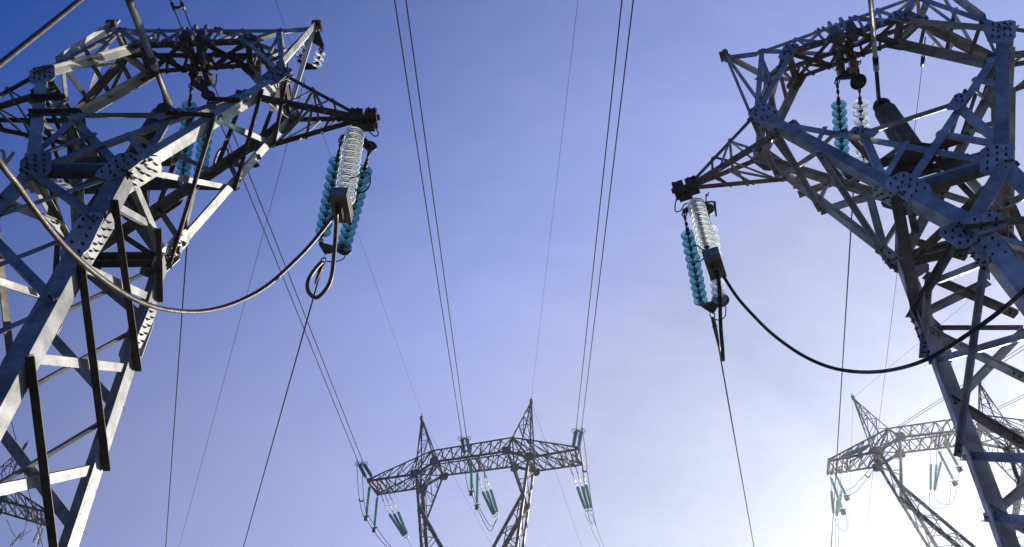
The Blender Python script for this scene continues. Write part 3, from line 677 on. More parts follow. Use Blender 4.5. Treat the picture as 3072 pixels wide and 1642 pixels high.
# ------------------------------------------------------------------ far pylons
D_F = dict(wx=2.27, wy=.6, zw=17.4, kx=4.27, ky=.947, ux=2.61, zu=30.7, vx=3.04, zv=31.69, px=4.25, pz=35.17, tx=7.62, tz=29.9, ty=.96)
class FarNodes:
    def __init__(s, x, y, yaw, px):
        d = D_F; c, sn = math.cos(yaw), math.sin(yaw); s.w = lambda X, Y, Z: V((x+c*X-sn*Y, y+sn*X+c*Y, Z))
        s.ex = V((c, sn, 0)); s.ey = V((-sn, c, 0)); s.ez = V((0, 0, 1)); s.n = {}
        for a, sx in (('L', -1), ('R', 1)):
            for b, fb in (('f', -1), ('b', 1)):
                for k, X, Y, Z in (('W', d['wx'], d['wy'], d['zw']), ('K', d['kx'], d['ky'], 30), ('U', d['ux'], d['ky'], d['zu']), ('V', d['vx'], d['ky'], d['zv']), ('T', d['tx'], d['ty'], d['tz']), ('F', 3.6, 3.0, 0)):
                    s.n[k+a+b] = s.w(sx*X, fb*Y, Z)
            s.n['P'+a] = s.w(sx*d['px'], 0, d['pz'])
        for k, p in px.items(): s.n[k] = near(s.n[k], p)
    def __getitem__(s, k): return s.n[k]
def far_tower(nd, label):
    n = nd; T = Thing('lattice_pylon', n.w(0, 0, 0), label, 'pylon', 'pylons of the line'); ex, ey, ez = n.ex, n.ey, n.ez
    mats = [M_FAR, M_FARL]
    def zz(mb, a0, a1, b0, b1, k, r, mi=0, cross=False):
        for i in range(k):
            p, q = i/k, (i+1)/k
            bar(mb, lerp(a0, a1, p), lerp(b0, b1, q), r, mi)
            if cross: bar(mb, lerp(b0, b1, p), lerp(a0, a1, q), r, mi)
            elif i: bar(mb, lerp(a0, a1, p), lerp(b0, b1, p), r, mi)
    # legs
    for s_ in 'LR':
        for b in 'fb':
            mb = MB(); o = 'R' if s_ == 'L' else 'L'; ob = 'b' if b == 'f' else 'f'
            ang(mb, n['W'+s_+b], n['F'+s_+b], n['W'+o+b]-n['W'+s_+b], n['W'+s_+ob]-n['W'+s_+b], .24, .03); T.part(mb, 'leg', mats)
    mb = MB()
    for a, b in (('Lf', 'Rf'), ('Lb', 'Rb'), ('Lf', 'Lb'), ('Rf', 'Rb')):
        zz(mb, n['W'+a], n['F'+a], n['W'+b], n['F'+b], 6, .045, 0, True)
    T.part(mb, 'leg_bracing', mats)
    for s_ in 'LR':
        o = 'R' if s_ == 'L' else 'L'; hint = ex if s_ == 'R' else -ex
        O = {b: (n['K'+s_+b], n['W'+s_+b]) for b in 'fb'}
        E_ = {b: lerp(*O[b], .2)-hint*.25 for b in 'fb'}
        mb = MB()
        zz(mb, *O['f'], *O['b'], 9, .035, 1, True)
        zz(mb, E_['f'], n['W'+o+'f'], E_['b'], n['W'+o+'b'], 7, .035, 0, True)
        for b in 'fb':
            zz(mb, lerp(*O[b], .25), lerp(*O[b], .85), E_[b], lerp(E_[b], n['W'+o+b], .6), 5, .035, 1)
            bar(mb, n['U'+s_+b], E_[b], .07, 1 if s_ == 'L' else 0); bar(mb, n['K'+s_+b], lerp(n['U'+s_+b], E_[b], .5), .04, 1)  # left braces paler, sunlight put into the steel colour
            bar(mb, lerp(*O[b], .12), lerp(n['U'+s_+b], E_[b], .7), .035, 1)
        zz(mb, n['U'+s_+'f'], E_['f'], n['U'+s_+'b'], E_['b'], 3, .03, 1)
        arm = T.part(mb, 'fork_arm', mats)
        for b in 'fb':
            sg = ey if b == 'f' else -ey
            mb = MB(); ang(mb, O[b][0], O[b][1], -hint, sg, .19, .025); T.part(mb, 'chord', mats, arm)
            mb = MB(); ang(mb, E_[b], n['W'+o+b], hint, sg, .24, .03); T.part(mb, 'chord', mats, arm)
        # peak
        mb = MB(); q = [n['K'+s_+'f'], n['V'+s_+'f'], n['V'+s_+'b'], n['K'+s_+'b']]; P = n['P'+s_]
        for i in range(4):
            for j, (f0, f1) in enumerate(((0, .32), (.32, .58), (.58, .78), (.78, .92))):
                a, b = (q[i], q[(i+1) % 4]) if j % 2 == 0 else (q[(i+1) % 4], q[i])
                bar(mb, lerp(a, P, f0), lerp(b, P, f1), .028); bar(mb, lerp(q[i], P, f1), lerp(q[(i+1) % 4], P, f1), .025)
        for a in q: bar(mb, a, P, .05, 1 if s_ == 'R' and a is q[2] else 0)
        tube(mb, [P-ez*.1, P+ez*.45], .03, 6); box(mb, P, ex*.1, ey*.1, ez*.15)
        T.part(mb, 'earth_wire_peak', mats)
        # crossarm
        mb = MB(); a0, a1, b0, b1 = n['K'+s_+'f'], n['T'+s_+'f'], n['K'+s_+'b'], n['T'+s_+'b']; vf, vb = n['V'+s_+'f'], n['V'+s_+'b']
        zz(mb, a0, a1, b0, b1, 5, .04, 0, True)
        zz(mb, vf, a1+ez*.1, a0, a1, 5, .04); zz(mb, vb, b1+ez*.1, b0, b1, 5, .04)
        zz(mb, vf, a1, vb, b1, 4, .03)
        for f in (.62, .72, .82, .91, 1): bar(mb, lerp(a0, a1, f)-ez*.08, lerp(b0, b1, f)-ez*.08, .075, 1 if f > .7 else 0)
        box(mb, (a1+b1)/2+ez*.05, ex*.06, (b1-a1)/2+ey*.08, ez*.12)
        ca = T.part(mb, 'crossarm', mats)
        for c, d_, r in ((a0, a1, .10), (b0, b1, .08), (vf, a1+ez*.12, .06), (vb, b1+ez*.12, .06)):
            mb = MB(); bar(mb, c, d_, r); T.part(mb, 'chord', mats, ca)
        mb = MB()
        for a, b in ((n['K'+s_+'f'], n['U'+s_+'f']), (n['K'+s_+'b'], n['U'+s_+'b'])): bar(mb, a, b, .12)
        bar(mb, vf, vb, .06); bar(mb, n['U'+s_+'f'], n['U'+s_+'b'], .09); bar(mb, n['K'+s_+'f'], n['K'+s_+'b'], .1); bar(mb, n['K'+s_+'f'], vf, .07); bar(mb, n['K'+s_+'b'], vb, .06)
        bar(mb, n['U'+s_+'f'], vf, .08); bar(mb, n['U'+s_+'b'], vb, .06); bar(mb, n['K'+s_+'f'], n['U'+s_+'b'], .05); bar(mb, n['U'+s_+'f'], n['K'+s_+'b'], .05); bar(mb, vf, n['U'+s_+'b'], .05)
        sh = T.part(mb, 'shoulder', mats)
        for q in ('K', 'U'):
            for b, fy in (('f', -ey), ('b', ey)):
                mb = gusset(n[q+s_+b], fy, ex, .30, .32, 1, 2, off=.12, t=.03); T.part(mb, 'gusset_plate', [M_FAR, M_DARK], sh)
    mb = MB(); u, v = [n['U'+a] for a in ('Lf', 'Rf', 'Lb', 'Rb')], [n['V'+a] for a in ('Lf', 'Rf', 'Lb', 'Rb')]
    zz(mb, u[0], u[1], v[0], v[1], 8, .045); zz(mb, u[2], u[3], v[2], v[3], 8, .04); zz(mb, u[0], u[1], u[2], u[3], 6, .045, 0, True); zz(mb, v[0], v[1], v[2], v[3], 6, .035, 0, True)
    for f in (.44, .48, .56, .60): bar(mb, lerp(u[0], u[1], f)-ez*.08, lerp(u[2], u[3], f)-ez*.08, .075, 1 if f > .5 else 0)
    br = T.part(mb, 'bridge', mats)
    for a, b, r, mi in ((u[0], u[1], .10, 0), (u[2], u[3], .08, 0), (v[0], v[1], .065, 0), (v[2], v[3], .06, 0)):
        mb = MB(); bar(mb, a, b, r, mi); T.part(mb, 'chord', mats, br)
    return T
FC = FarNodes(-2.75, 47.47, R(-14.51), dict(TLf=(1104, 1443), TLb=(1134, 1484), KLf=(1245, 1423), KLb=(1264, 1464), ULf=(1304, 1386), ULb=(1330, 1427), VLf=(1295, 1353), PL=(1265, 1255),
    TRf=(1739, 1347), TRb=(1750, 1394), KRf=(1589, 1373), KRb=(1605, 1414), URf=(1521, 1354), URb=(1543, 1400), VRf=(1537, 1313), PR=(1594, 1205)))
FR = FarNodes(29.36, 45.15, R(-14.21), dict(TLf=(2488, 1383), TLb=(2484, 1424), KLf=(2634, 1355), KLb=(2632, 1400), ULf=(2701, 1312), ULb=(2701, 1359), VLf=(2664, 1286), PL=(2559, 1194), PR=(2937, 1147)))
FL = FarNodes(-41.97, 49.54, R(29.4), dict(TRf=(137, 1536), TRb=(140, 1577), PR=(77, 1336)))
def fix_w(nd, s_, px, px2, o):
    pass
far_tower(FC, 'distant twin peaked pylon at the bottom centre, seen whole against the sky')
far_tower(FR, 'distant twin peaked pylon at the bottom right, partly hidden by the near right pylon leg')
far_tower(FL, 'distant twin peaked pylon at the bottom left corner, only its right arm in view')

# ------------------------------------------------------------------ strings of the far pylons
def far_string(A, B, label, group, n=20, r=.115, gm=None, a0=.06, b0=.94):
    A, B = V(A), V(B); ax = B-A; Ln = ax.length; ax = ax.normalized(); mb = MB(); p = Ln*(b0-a0)/n
    for i in range(n):
        z = Ln*a0+p*i; lathe(mb, [(.02, z), (r*.5, z+p*.08), (r, z+p*.40), (r*.9, z+p*.52), (.02, z+p*.42)], A, ax, 0, 10)
    tube(mb, [A, B], .03, 6, 1)
    return tag(mb.build('insulator_string', [gm or M_GREEN, M_DARK], None, A), label, 'insulator', group)
def ringpair(P, axis, label):
    a, u, v = basis(axis); mb = MB()
    for s_ in (-1, 1): tube(mb, [P+u*s_*.22+(u*math.cos(t)*.22+v*math.sin(t)*.14) for t in [2*math.pi*i/14 for i in range(15)]], .022, 6)
    tube(mb, [P-u*.3, P+u*.3], .03, 6); return tag(mb.build('corona_ring', [M_DARK], None, P), label, 'corona ring', 'corona rings')
dC = V((.0245, 1.254, .169)).normalized()          # run of the centre line, away from the camera
inn = []                                           # ends where the incoming conductors start
G_T = 'span strings on the camera side of the centre pylon'
for nd_, base, prs, lab in ((FC, 'TLf', (((1077, 1393), (1097, 1432)), ((1091, 1392), (1115, 1430))), 'left arm'), (FC, None, (((1386, 1316), (1393, 1360)), ((1400, 1316), (1410, 1361))), 'bridge'), (FC, 'TRf', (((1728, 1293), (1720, 1340)), ((1744, 1293), (1736, 1340))), 'right arm')):
    b = nd_[base] if base else lerp(nd_['ULf'], nd_['URf'], .44)
    for j, (p, q) in enumerate(prs):
        Q = near(b-dC*.3, q); P = near(Q-dC*2.5, p); inn.append(P)
        far_string(Q, P, '%s teal span string on the near side of the centre pylon %s' % (('left', 'right')[j], lab), G_T, 18, .13, M_TEAL)
        mb = MB(); tube(mb, [Q, b], .03, 6); tag(mb.build('link_rod', [M_DARK], None, b), 'short dark link rod of the %s span string on the centre pylon %s' % (('left', 'right')[j], lab), 'link rod', 'link rods')
    ringpair((inn[-1]+inn[-2])/2, dC, 'looped corona ring at the span strings of the centre pylon %s' % lab)
G_J = 'upright jumper strings of the centre pylon'
jl = []
for base, p, q, lab in (('TLf', (1109, 1457), (1099, 1548), 'green jumper string hanging from the front of the centre pylon left arm'), ('TLb', (1132, 1489), (1123, 1583), 'green jumper string hanging from the back of the centre pylon left arm'),
                        ('f', (1414, 1382), (1414, 1473), 'green jumper string hanging from the front of the centre pylon bridge'), ('b', (1432, 1414), (1431, 1515), 'green jumper string hanging from the back of the centre pylon bridge')):
    b = FC[base] if len(base) == 3 else lerp(FC['UL'+base], FC['UR'+base], .44)
    P = near(b-V((0, 0, .2)), p); Q = near(P+down*3.0, q); jl.append(Q); far_string(P, Q, lab, G_J, 20, .11)
    mb = MB(); lathe(mb, [(0, 0), (.13, .02), (.14, .32), (0, .36)], Q, down, 0, 10); tube(mb, [Q-FC.ex*.25, Q+FC.ex*.25], .025, 6)
    tag(mb.build('counterweight', [M_DARK], None, Q), 'black weight below the string at the '+lab.split('hanging from the ')[1], 'counterweight', 'black weights under the jumper strings')
G_B = 'span strings on the far side of the centre pylon'
outb = []
for base, prs, lab in ((FC['TLb'], (((1142, 1484), (1166, 1539), (1213, 1612)), ((1154, 1484), (1180, 1539), (1218, 1610)), ((1166, 1482), (1193, 1533), (1222, 1606))), 'left arm'),
                       (lerp(FC['ULb'], FC['URb'], .5), (((1434, 1425), (1446, 1472), (1482, 1549)), ((1452, 1414), (1459, 1470), (1486, 1547)), ((1452, 1414), (1471, 1466), (1493, 1540))), 'bridge'),
                       (FC['TRb'], (((1711, 1404), (1731, 1458), (1757, 1531)), ((1727, 1400), (1745, 1456), (1766, 1531)), ((1748, 1398), (1757, 1452), (1775, 1529))), 'right arm')):
    for j, (a, p, q) in enumerate(prs):
        A_ = near(base, a); P = near(base+dC*1.9+down*.3, p); Q = near(P+dC*2.7+down*.5, q); outb.append(Q)
        far_string(P, Q, '%s of three green span strings behind the centre pylon %s' % (('left', 'middle', 'right')[j], lab), G_B, 19, .12)
        mb = MB(); tube(mb, [A_, P], .025, 6); 
        for f in (.3, .6, .9): tube(mb, [lerp(A_, P, f)-FC.ex*.06, lerp(A_, P, f)+FC.ex*.06], .03, 6)
        tag(mb.build('link_rod', [M_FARL], None, A_), '%s of three pale link rods running back from the centre pylon %s' % (('left', 'middle', 'right')[j], lab), 'link rod', 'link rods')
    mb = MB(); tube(mb, [outb[-3]+dC*.2, outb[-1]+dC*.2], .03, 6); tube(mb, [outb[-3], outb[-3]+dC*.9], .025, 6); tube(mb, [outb[-1], outb[-1]+dC*.9], .025, 6)
    tag(mb.build('yoke_plate', [M_FARL], None, outb[-2]), 'pale yoke at the far end of the green strings behind the centre pylon %s' % lab, 'yoke plate', 'yoke plates')
# right far pylon
G_R = 'strings of the right far pylon'
for b, p, q, lab, w_ in ((FR['TLf'], (2491, 1428), (2527, 1529), 'outer slanting green string under the left arm of the right far pylon', 1), (FR['TLb'], (2505, 1422), (2538, 1487), 'inner slanting green string under the left arm of the right far pylon', 1),
                     (FR['TLf'], (2494, 1470), (2501, 1545), 'left upright green string low under the left arm of the right far pylon', 0), (FR['TLb'], (2513, 1500), (2510, 1550), 'middle upright green string low under the left arm of the right far pylon', 0), (FR['TLb'], (2523, 1470), (2516, 1540), 'right upright green string low under the left arm of the right far pylon', 0),
                     (lerp(FR['ULf'], FR['URf'], .42), (2830, 1320), (2876, 1402), 'longer slanting green string under the bridge of the right far pylon', 1), (lerp(FR['ULb'], FR['URb'], .42), (2814, 1350), (2862, 1444), 'lower slanting green string under the bridge of the right far pylon', 1),
                     (lerp(FR['ULb'], FR['URb'], .36), (2793, 1388), (2792, 1474), 'left upright green string under the bridge of the right far pylon', 0), (lerp(FR['ULb'], FR['URb'], .4), (2810, 1390), (2803, 1476), 'middle upright green string under the bridge of the right far pylon', 0), (lerp(FR['ULb'], FR['URb'], .4), (2824, 1382), (2803, 1476), 'right upright green string under the bridge of the right far pylon', 0)):
    P = near(b, p); Q = near(P+down*2.8+(dR*.4 if not w_ else V()), q); far_string(P, Q, lab, G_R, 20, .105)
    if w_:
        mb = MB(); lathe(mb, [(0, 0), (.16, .02), (.17, .34), (0, .38)], Q, down, 0, 10); tube(mb, [Q-FR.ex*.3, Q+FR.ex*.3], .025, 6); tag(mb.build('counterweight', [M_DARK], None, Q), 'black weight ending the '+lab.replace(' the right far pylon', ' right far pylon').replace('under the', 'under'), 'counterweight', 'black weights under the jumper strings')
    else:
        mb = MB(); tube(mb, [P, near(b, (p[0]-1, p[1]-40))], .02, 6); tag(mb.build('link_rod', [M_FARL], None, P), 'thin rod above '+lab.replace(' the right far pylon', ' right far pylon').replace('under the', 'under'), 'link rod', 'link rods')
for b, p, q, lab in ((FR['TLf'], (2533, 1366), (2615, 1334), 'upper dark teal string above the left arm of the right far pylon'), (FR['TLf'], (2528, 1372), (2604, 1342), 'lower dark teal string lying above the left arm of the right far pylon'), (lerp(FR['ULf'], FR['URf'], .42), (2866, 1275), (2918, 1262), 'dark teal string lying above the bridge of the right far pylon')):
    Q = near(b-FR.ey*.5, p); far_string(Q, near(Q-FR.ey*2.6, q), lab, G_R, 18, .12, M_TEAL)
# left far pylon
for p, q, lab in (((137, 1545), (98, 1628), 'left pale string slanting under the arm of the left far pylon'), ((128, 1585), (112, 1638), 'right pale string slanting under the arm of the left far pylon'), ((70, 1595), (30, 1640), 'low pale string near the bottom left corner under the left far pylon')):
    P = near(FL['TRb'], p); far_string(P, near(P+down*2.6, q), lab, 'strings of the left far pylon', 20, .14, M_CLEAR)

# ------------------------------------------------------------------ conductors and wires
G_C = 'conductors crossing the sky'
def wire(pts, r, label, name='conductor', cat='power cable', group=G_C, m_=None, k=10, n=6):
    mb = MB(); P = spline(pts, k) if len(pts) > 2 else [lerp(V(pts[0]), V(pts[1]), i/12) for i in range(13)]
    tube(mb, P, r, n); return tag(mb.build(name, [m_ or M_WIRE], None, P[0]), label, cat, group)
def away(P, d, L_, r, label, px=None, dist=None, **k):     # straight run from P through pixel px
    if px is not None:
        Q = on(P, P+d, px); Q = near(Q, px); d = (Q-P).normalized()
    return wire([P, P+d*L_], r, label, **k)
ends = {0: ((735, 545), 'left conductor of the twin bundle running to the centre pylon left arm'), 1: ((757, 545), 'right conductor of the twin bundle running to the centre pylon left arm'),
        2: ((1184, 0), 'left conductor of the twin bundle running down to the centre pylon bridge'), 3: ((1218, 0), 'right conductor of the twin bundle running down to the centre pylon bridge'),
        4: ((1866, 0), 'left conductor of the twin bundle running down to the centre pylon right arm'), 5: ((1900, 0), 'right conductor of the twin bundle running down to the centre pylon right arm')}
ends[0] = ((511, 0), ends[0][1]); ends[1] = ((541, 0), ends[1][1])
EQ = {}
for i, (p, lb) in ends.items():
    Q = near(on(inn[i], inn[i]-dC, p), p); EQ[i] = (inn[i], (Q-inn[i]).normalized())
    wire([inn[i], inn[i]+EQ[i][1]*90], .025, lb)
sp = MB(); a_ = on(EQ[0][0], EQ[0][0]+EQ[0][1], (517, 20)); b_ = on(EQ[1][0], EQ[1][0]+EQ[1][1], (546, 20))
tube(sp, spline([a_, lerp(a_, b_, .3)+down*.08, lerp(a_, b_, .7)+down*.08, b_], 5), .05, 8); tube(sp, [a_-dC*.12, a_+dC*.12], .06, 8); tube(sp, [b_-dC*.12, b_+dC*.12], .06, 8)
tag(sp.build('bundle_spacer', [M_DARK], None, a_), 'dark curved spacer clamped across the twin conductors above the left pylon', 'spacer')
# earth wires of the centre pylon
for k, p, lb in (('PL', (826, 0), 'very thin earth wire running up left from the centre pylon left peak'), ('PR', (1734, 0), 'very thin earth wire rising from the centre pylon right peak')):
    A = FC[k]+V((0, 0, .3)); Q = near(on(A, A-dC, p), p); wire([A, A+(Q-A).normalized()*90], .0085, lb, 'earth_wire', 'earth wire', 'earth wires')
for k, p, lb in (('PL', (1478, 1642), 'very thin earth wire falling behind the centre pylon from its left peak'), ('PR', (1745, 1642), 'very thin earth wire falling behind the centre pylon from its right peak')):
    A = FC[k]; Q = near(A+dC*9+down*3, p); wire([A, A+(Q-A)*3], .008, lb, 'earth_wire', 'earth wire', 'earth wires')
# conductors leaving the back of the centre pylon, and their jumper loops
for i, (p, lb) in enumerate((((1800, 1642), 'left conductor falling away behind the centre pylon right arm'), ((1812, 1642), 'right conductor falling away behind the centre pylon right arm'))):
    A = outb[6+i*2]+dC*.8; wire([A, near(A+dC*14+down*2, p)+(near(A+dC*14+down*2, p)-A)*1.5], .02, lb)
A = outb[1]+dC*.3; wire([A, near(A+dC*10+down*1, (1246, 1665))], .02, 'conductor leaving the strings behind the centre pylon left arm')
def loop(nd_, px, r, label, b, d=.0):
    pts = [near(b+down*(.9*min(i, len(px)-1-i)), q) for i, q in enumerate(px)]
    return wire(pts, r, label, 'jumper_loop', 'jumper cable', 'thin jumper loops of the far pylons', k=8)
c1 = lambda x, y: (1000+x/2.798, 1150+y/2.798); c2 = lambda x, y: (1350+x/2.798, 1150+y/2.798); z7 = lambda x, y: (2400+x/2.326, 1050+y/2.326)
loop(FC, [c1(*q) for q in ((198, 645), (203, 800), (217, 965), (243, 1085), (275, 1140), (340, 1240), (400, 1320), (465, 1390))], .02, 'left one of two thin jumper loops drooping below the centre pylon left arm', inn[0])
loop(FC, [c1(*q) for q in ((238, 640), (245, 800), (255, 965), (275, 1080), (310, 1140), (375, 1230), (430, 1310), (500, 1390))], .02, 'right one of two thin jumper loops drooping below the centre pylon left arm', inn[1])
loop(FC, [c2(*q) for q in ((118, 590), (130, 760), (150, 880), (178, 925), (222, 1030), (300, 1195), (345, 1240), (385, 1150))], .02, 'left one of two thin jumper loops drooping below the centre pylon bridge', inn[2])
loop(FC, [c2(*q) for q in ((150, 590), (175, 760), (200, 900), (225, 1000), (265, 1080), (330, 1190), (370, 1190), (400, 1130))], .02, 'right one of two thin jumper loops drooping below the centre pylon bridge', inn[3])
loop(FC, [c2(*q) for q in ((1062, 370), (1095, 560), (1112, 720), (1130, 880), (1145, 980), (1165, 1120), (1195, 1190))], .02, 'left one of two thin jumper loops passing the centre pylon right arm', inn[4])
loop(FC, [c2(*q) for q in ((1108, 365), (1130, 520), (1152, 725), (1170, 870), (1185, 980), (1205, 1110), (1225, 1200))], .02, 'right one of two thin jumper loops passing the centre pylon right arm', inn[5])
def spacer(p, q, b, label):
    P, Q = near(b, p), near(b, q); mb = MB(); tube(mb, spline([P, lerp(P, Q, .3)+down*.12, lerp(P, Q, .7)+down*.12, Q], 5), .05, 7)
    tag(mb.build('bundle_spacer', [M_DARK], None, P), label, 'spacer')
spacer(c1(216, 975), c1(258, 978), inn[0]+down*2, 'small dark curved spacer low on the jumper loops of the centre pylon left arm')
spacer(c2(1112, 730), c2(1154, 725), inn[4]+down*2, 'small dark curved spacer on the jumper loops at the centre pylon right arm tip')
spacer(z7(452, 872), z7(487, 878), FR['TLb'], 'small dark curved spacer on the jumper loops of the right far pylon')
loop(FR, [z7(*q) for q in ((323, 985), (380, 950), (420, 905), (460, 862), (500, 815))], .018, 'upper thin jumper loop beside the left arm of the right far pylon', FR['TLb'])
loop(FR, [z7(*q) for q in ((330, 1025), (390, 990), (440, 935), (487, 878), (520, 815))], .018, 'lower thin jumper loop beside the left arm of the right far pylon', FR['TLb'])
loop(FR, [z7(*q) for q in ((240, 1165), (255, 1220), (290, 1255), (327, 1250), (322, 1150), (312, 1110))], .018, 'thin jumper loop at the lowest strings of the right far pylon left arm', FR['TLb'])
loop(FR, [z7(*q) for q in ((935, 1000), (945, 1040), (985, 1070), (1035, 1078), (1048, 1010), (1052, 930))], .018, 'left thin jumper loop under the bridge of the right far pylon', FR['ULb'])
loop(FR, [z7(*q) for q in ((905, 1000), (905, 1080), (960, 1110), (1060, 1070), (1085, 990), (1110, 860))], .018, 'right thin jumper loop under the bridge of the right far pylon', FR['ULb'])
for p0, p1, b, lb in (((2690, 1282), (3072, 1037), FR['VLf'], 'upper conductor running up right from the right far pylon left arm'), ((2688, 1290), (3072, 1048), FR['VLf'], 'lower conductor running up right from the right far pylon left arm'), ((2995, 1222), (3072, 1184), FR['VRf'], 'upper conductor running right from the right far pylon bridge'), ((2992, 1230), (3072, 1192), FR['VRf'], 'lower conductor running right from the right far pylon bridge')):
    A = near(b-FR.ey*1.5, p0); B = near(A-FR.ey*(14 if p0[0] < 2800 else 3)+FR.ex*(3 if p0[0] < 2800 else 1), p1); wire([A, A+(B-A)*3], .018, lb)
A = FR['PL']; B = near(A-FR.ey*10+FR.ex*4, (2861, 941)); wire([A, A+(B-A)*2.5], .008, 'very thin earth wire running up right from the right far pylon peak', 'earth_wire', 'earth wire', 'earth wires')
A = near(FR['PL'], (2559, 1200)); wire([A, near(A+down*6+dR*3, (2543, 1642))], .008, 'very thin wire hanging straight down from the right far pylon peak', 'earth_wire', 'earth wire', 'earth wires')
for i, (p, q, lb) in enumerate((((2500, 1545), (2492, 1642), 'left thin conductor dropping below the lowest right far pylon strings'), ((2508, 1552), (2506, 1642), 'middle thin conductor dropping below the lowest right far pylon strings'), ((2514, 1545), (2516, 1642), 'right thin conductor dropping below the lowest right far pylon strings'))):
    A = near(FR['TLb']+down*3, p); wire([A, near(A+down*3+dR*2, q)], .014, lb)
for p, q, lb in (((85, 1548), (60, 1597), 'left thin jumper loop under the left far pylon arm'), ((95, 1590), (20, 1560), 'right thin jumper loop under the left far pylon arm')):
    A = near(FL['TRb'], p); wire([A, near(A+down*.9, ((p[0]+q[0])/2-8, max(p[1], q[1])+22)), near(A, q)], .02, lb, 'jumper_loop', 'jumper cable', 'thin jumper loops of the far pylons', k=8)
A = near(V((-25, 42, 30)), (28, 1240)); wire([A+(A-near(A+V((3, 6, -3)), (128, 1642)))*.3, near(A+V((3, 6, -3)), (128, 1642))], .022, 'dark conductor dropping past the far pylon in the bottom left corner')

# near conductors that run away from the two near pylons
away(YC+dL*.3, dL, 70, .0165, 'dark conductor running down from the looped clamp of the left pylon crossarm', (730, 1642))
away(M_L+dL*.2, dL, 70, .0165, 'dark conductor running straight down from the left pylon window strings', (497, 1642))
away(EW_L+dL*.3, dL, 70, .006, 'hair thin earth wire running down from the left pylon peak', (537, 1642), name='earth_wire', cat='earth wire', group='earth wires')
away(YCR+dR*.3, dR, 70, .0165, 'dark conductor running down from the clamp of the right pylon crossarm', (2262, 1642))
away(M_R+dR*.2, dR, 70, .0165, 'dark conductor running straight down from the right pylon window strings', (2494, 1642))
EA = near(lerp(NR['ULb'], NR['URb'], .98)+NR.ey*.1-NR.ez*.15, (2776, 112)); EB = near(EA+dR*.8+down*.2, (2768, 185))
away(EB, dR, 70, .006, 'hair thin earth wire running down from the right pylon bridge', (2592, 1642), name='earth_wire', cat='earth wire', group='earth wires')
mb = MB(); tube(mb, [EA, EB], .012, 6); tube(mb, [EB-(EB-EA).normalized()*.12, EB+(EB-EA).normalized()*.1], .04, 8); tube(mb, [EB, near(EA, (2808, 118))], .008, 6)
tag(mb.build('wire_clamp', [M_DARK], None, EA), 'small dark clamp holding the earth wire under the right pylon bridge', 'clamp')
# dead-end clamps
def clamp(P, d, L_, r, label):
    mb = MB(); tube(mb, [P, P+d*L_*.35, P+d*L_*.5, P+d*L_], [r, r, r*.8, r*.5], 10); a, u, v = basis(d)
    tube(mb, [P-d*.02+(d*.09*math.cos(t)+u*.05*math.sin(t))-d*.08 for t in [2*math.pi*i/12 for i in range(13)]], .014, 6); tube(mb, [P+d*L_*.2-u*.06, P+d*L_*.2+u*.06], .02, 6)
    return tag(mb.build('dead_end_clamp', [M_CABLE], None, P), label, 'clamp', 'dead-end clamps')
e1 = near(YC+dL*1.0, (948, 838)); clamp(near(YC+dL*.25, (968, 790)), (e1-YC).normalized(), .75, .045, 'long tapered metal clamp above the cable loop of the left pylon')
e2 = near(YCR+dR*1.3, (2167, 1075)); clamp(near(YCR+dR*.25, (2139, 955)), (e2-YCR).normalized(), 1.25, .045, 'long tapered metal clamp below the yoke of the right pylon')
# thick jumpers and tails
d0 = (CW_L-C0).length+.1
wire([at(p, d) for p, d in (((1000, 648), d0), ((960, 700), d0-.05), ((900, 768), d0-.15), ((800, 858), d0-.4), ((700, 911), d0-.75), ((600, 935), d0-1.15), ((500, 929), d0-1.6), ((420, 905), d0-1.95), ((340, 860), d0-2.3), ((260, 800), d0-2.65), ((180, 723), d0-3.0), ((100, 622), d0-3.35), ((50, 552), d0-3.55), ((0, 488), d0-3.75), ((-120, 320), d0-4.0))], .031, 'thick pale jumper cable sagging across the front of the left pylon', 'jumper_cable', 'jumper cable', 'thick jumper cables', M_CABLE, 8, 10)
d1 = (CW_R-C0).length+.1
wire([at(p, d) for p, d in (((2166, 822), d1), ((2210, 890), d1-.05), ((2260, 947), d1-.1), ((2320, 1005), d1-.2), ((2400, 1062), d1-.4), ((2480, 1099), d1-.65), ((2560, 1115), d1-.95), ((2640, 1115), d1-1.3), ((2720, 1100), d1-1.65), ((2800, 1069), d1-2.0), ((2900, 1006), d1-2.4), ((3000, 934), d1-2.75), ((3072, 872), d1-3.0), ((3200, 740), d1-3.3))], .027, 'thick dark jumper cable sagging across the front of the right pylon', 'jumper_cable', 'jumper cable', 'thick jumper cables', M_WIRE, 8, 10)
wire([near(CW_L+down*.35+dL*.1*i, p) for i, p in enumerate(((1010, 640), (1009, 665), (1003, 757), (994, 832), (976, 871), (950, 893), (929, 881), (922, 858), (929, 832), (950, 802), (966, 786)))], .032, 'looped brown tail cable between the weight box and clamp of the left pylon', 'jumper_tail', 'jumper cable', 'looped jumper tails', M_CABLE, 8, 10)
wire([near(CW_R+down*.35+dR*.16*i, p) for i, p in enumerate(((2152, 815), (2157, 850), (2160, 900), (2162, 980), (2167, 1040), (2170, 1082)))], .032, 'dark tail cable hanging straight past the yoke of the right pylon', 'jumper_tail', 'jumper cable', 'looped jumper tails', M_WIRE, 8, 10)
wire([near(YR, p) for p in ((2180, 1062), (2172, 1088))] , .02, 'short spare cable end beside the tail of the right pylon', 'jumper_tail', 'jumper cable', 'looped jumper tails') if False else None
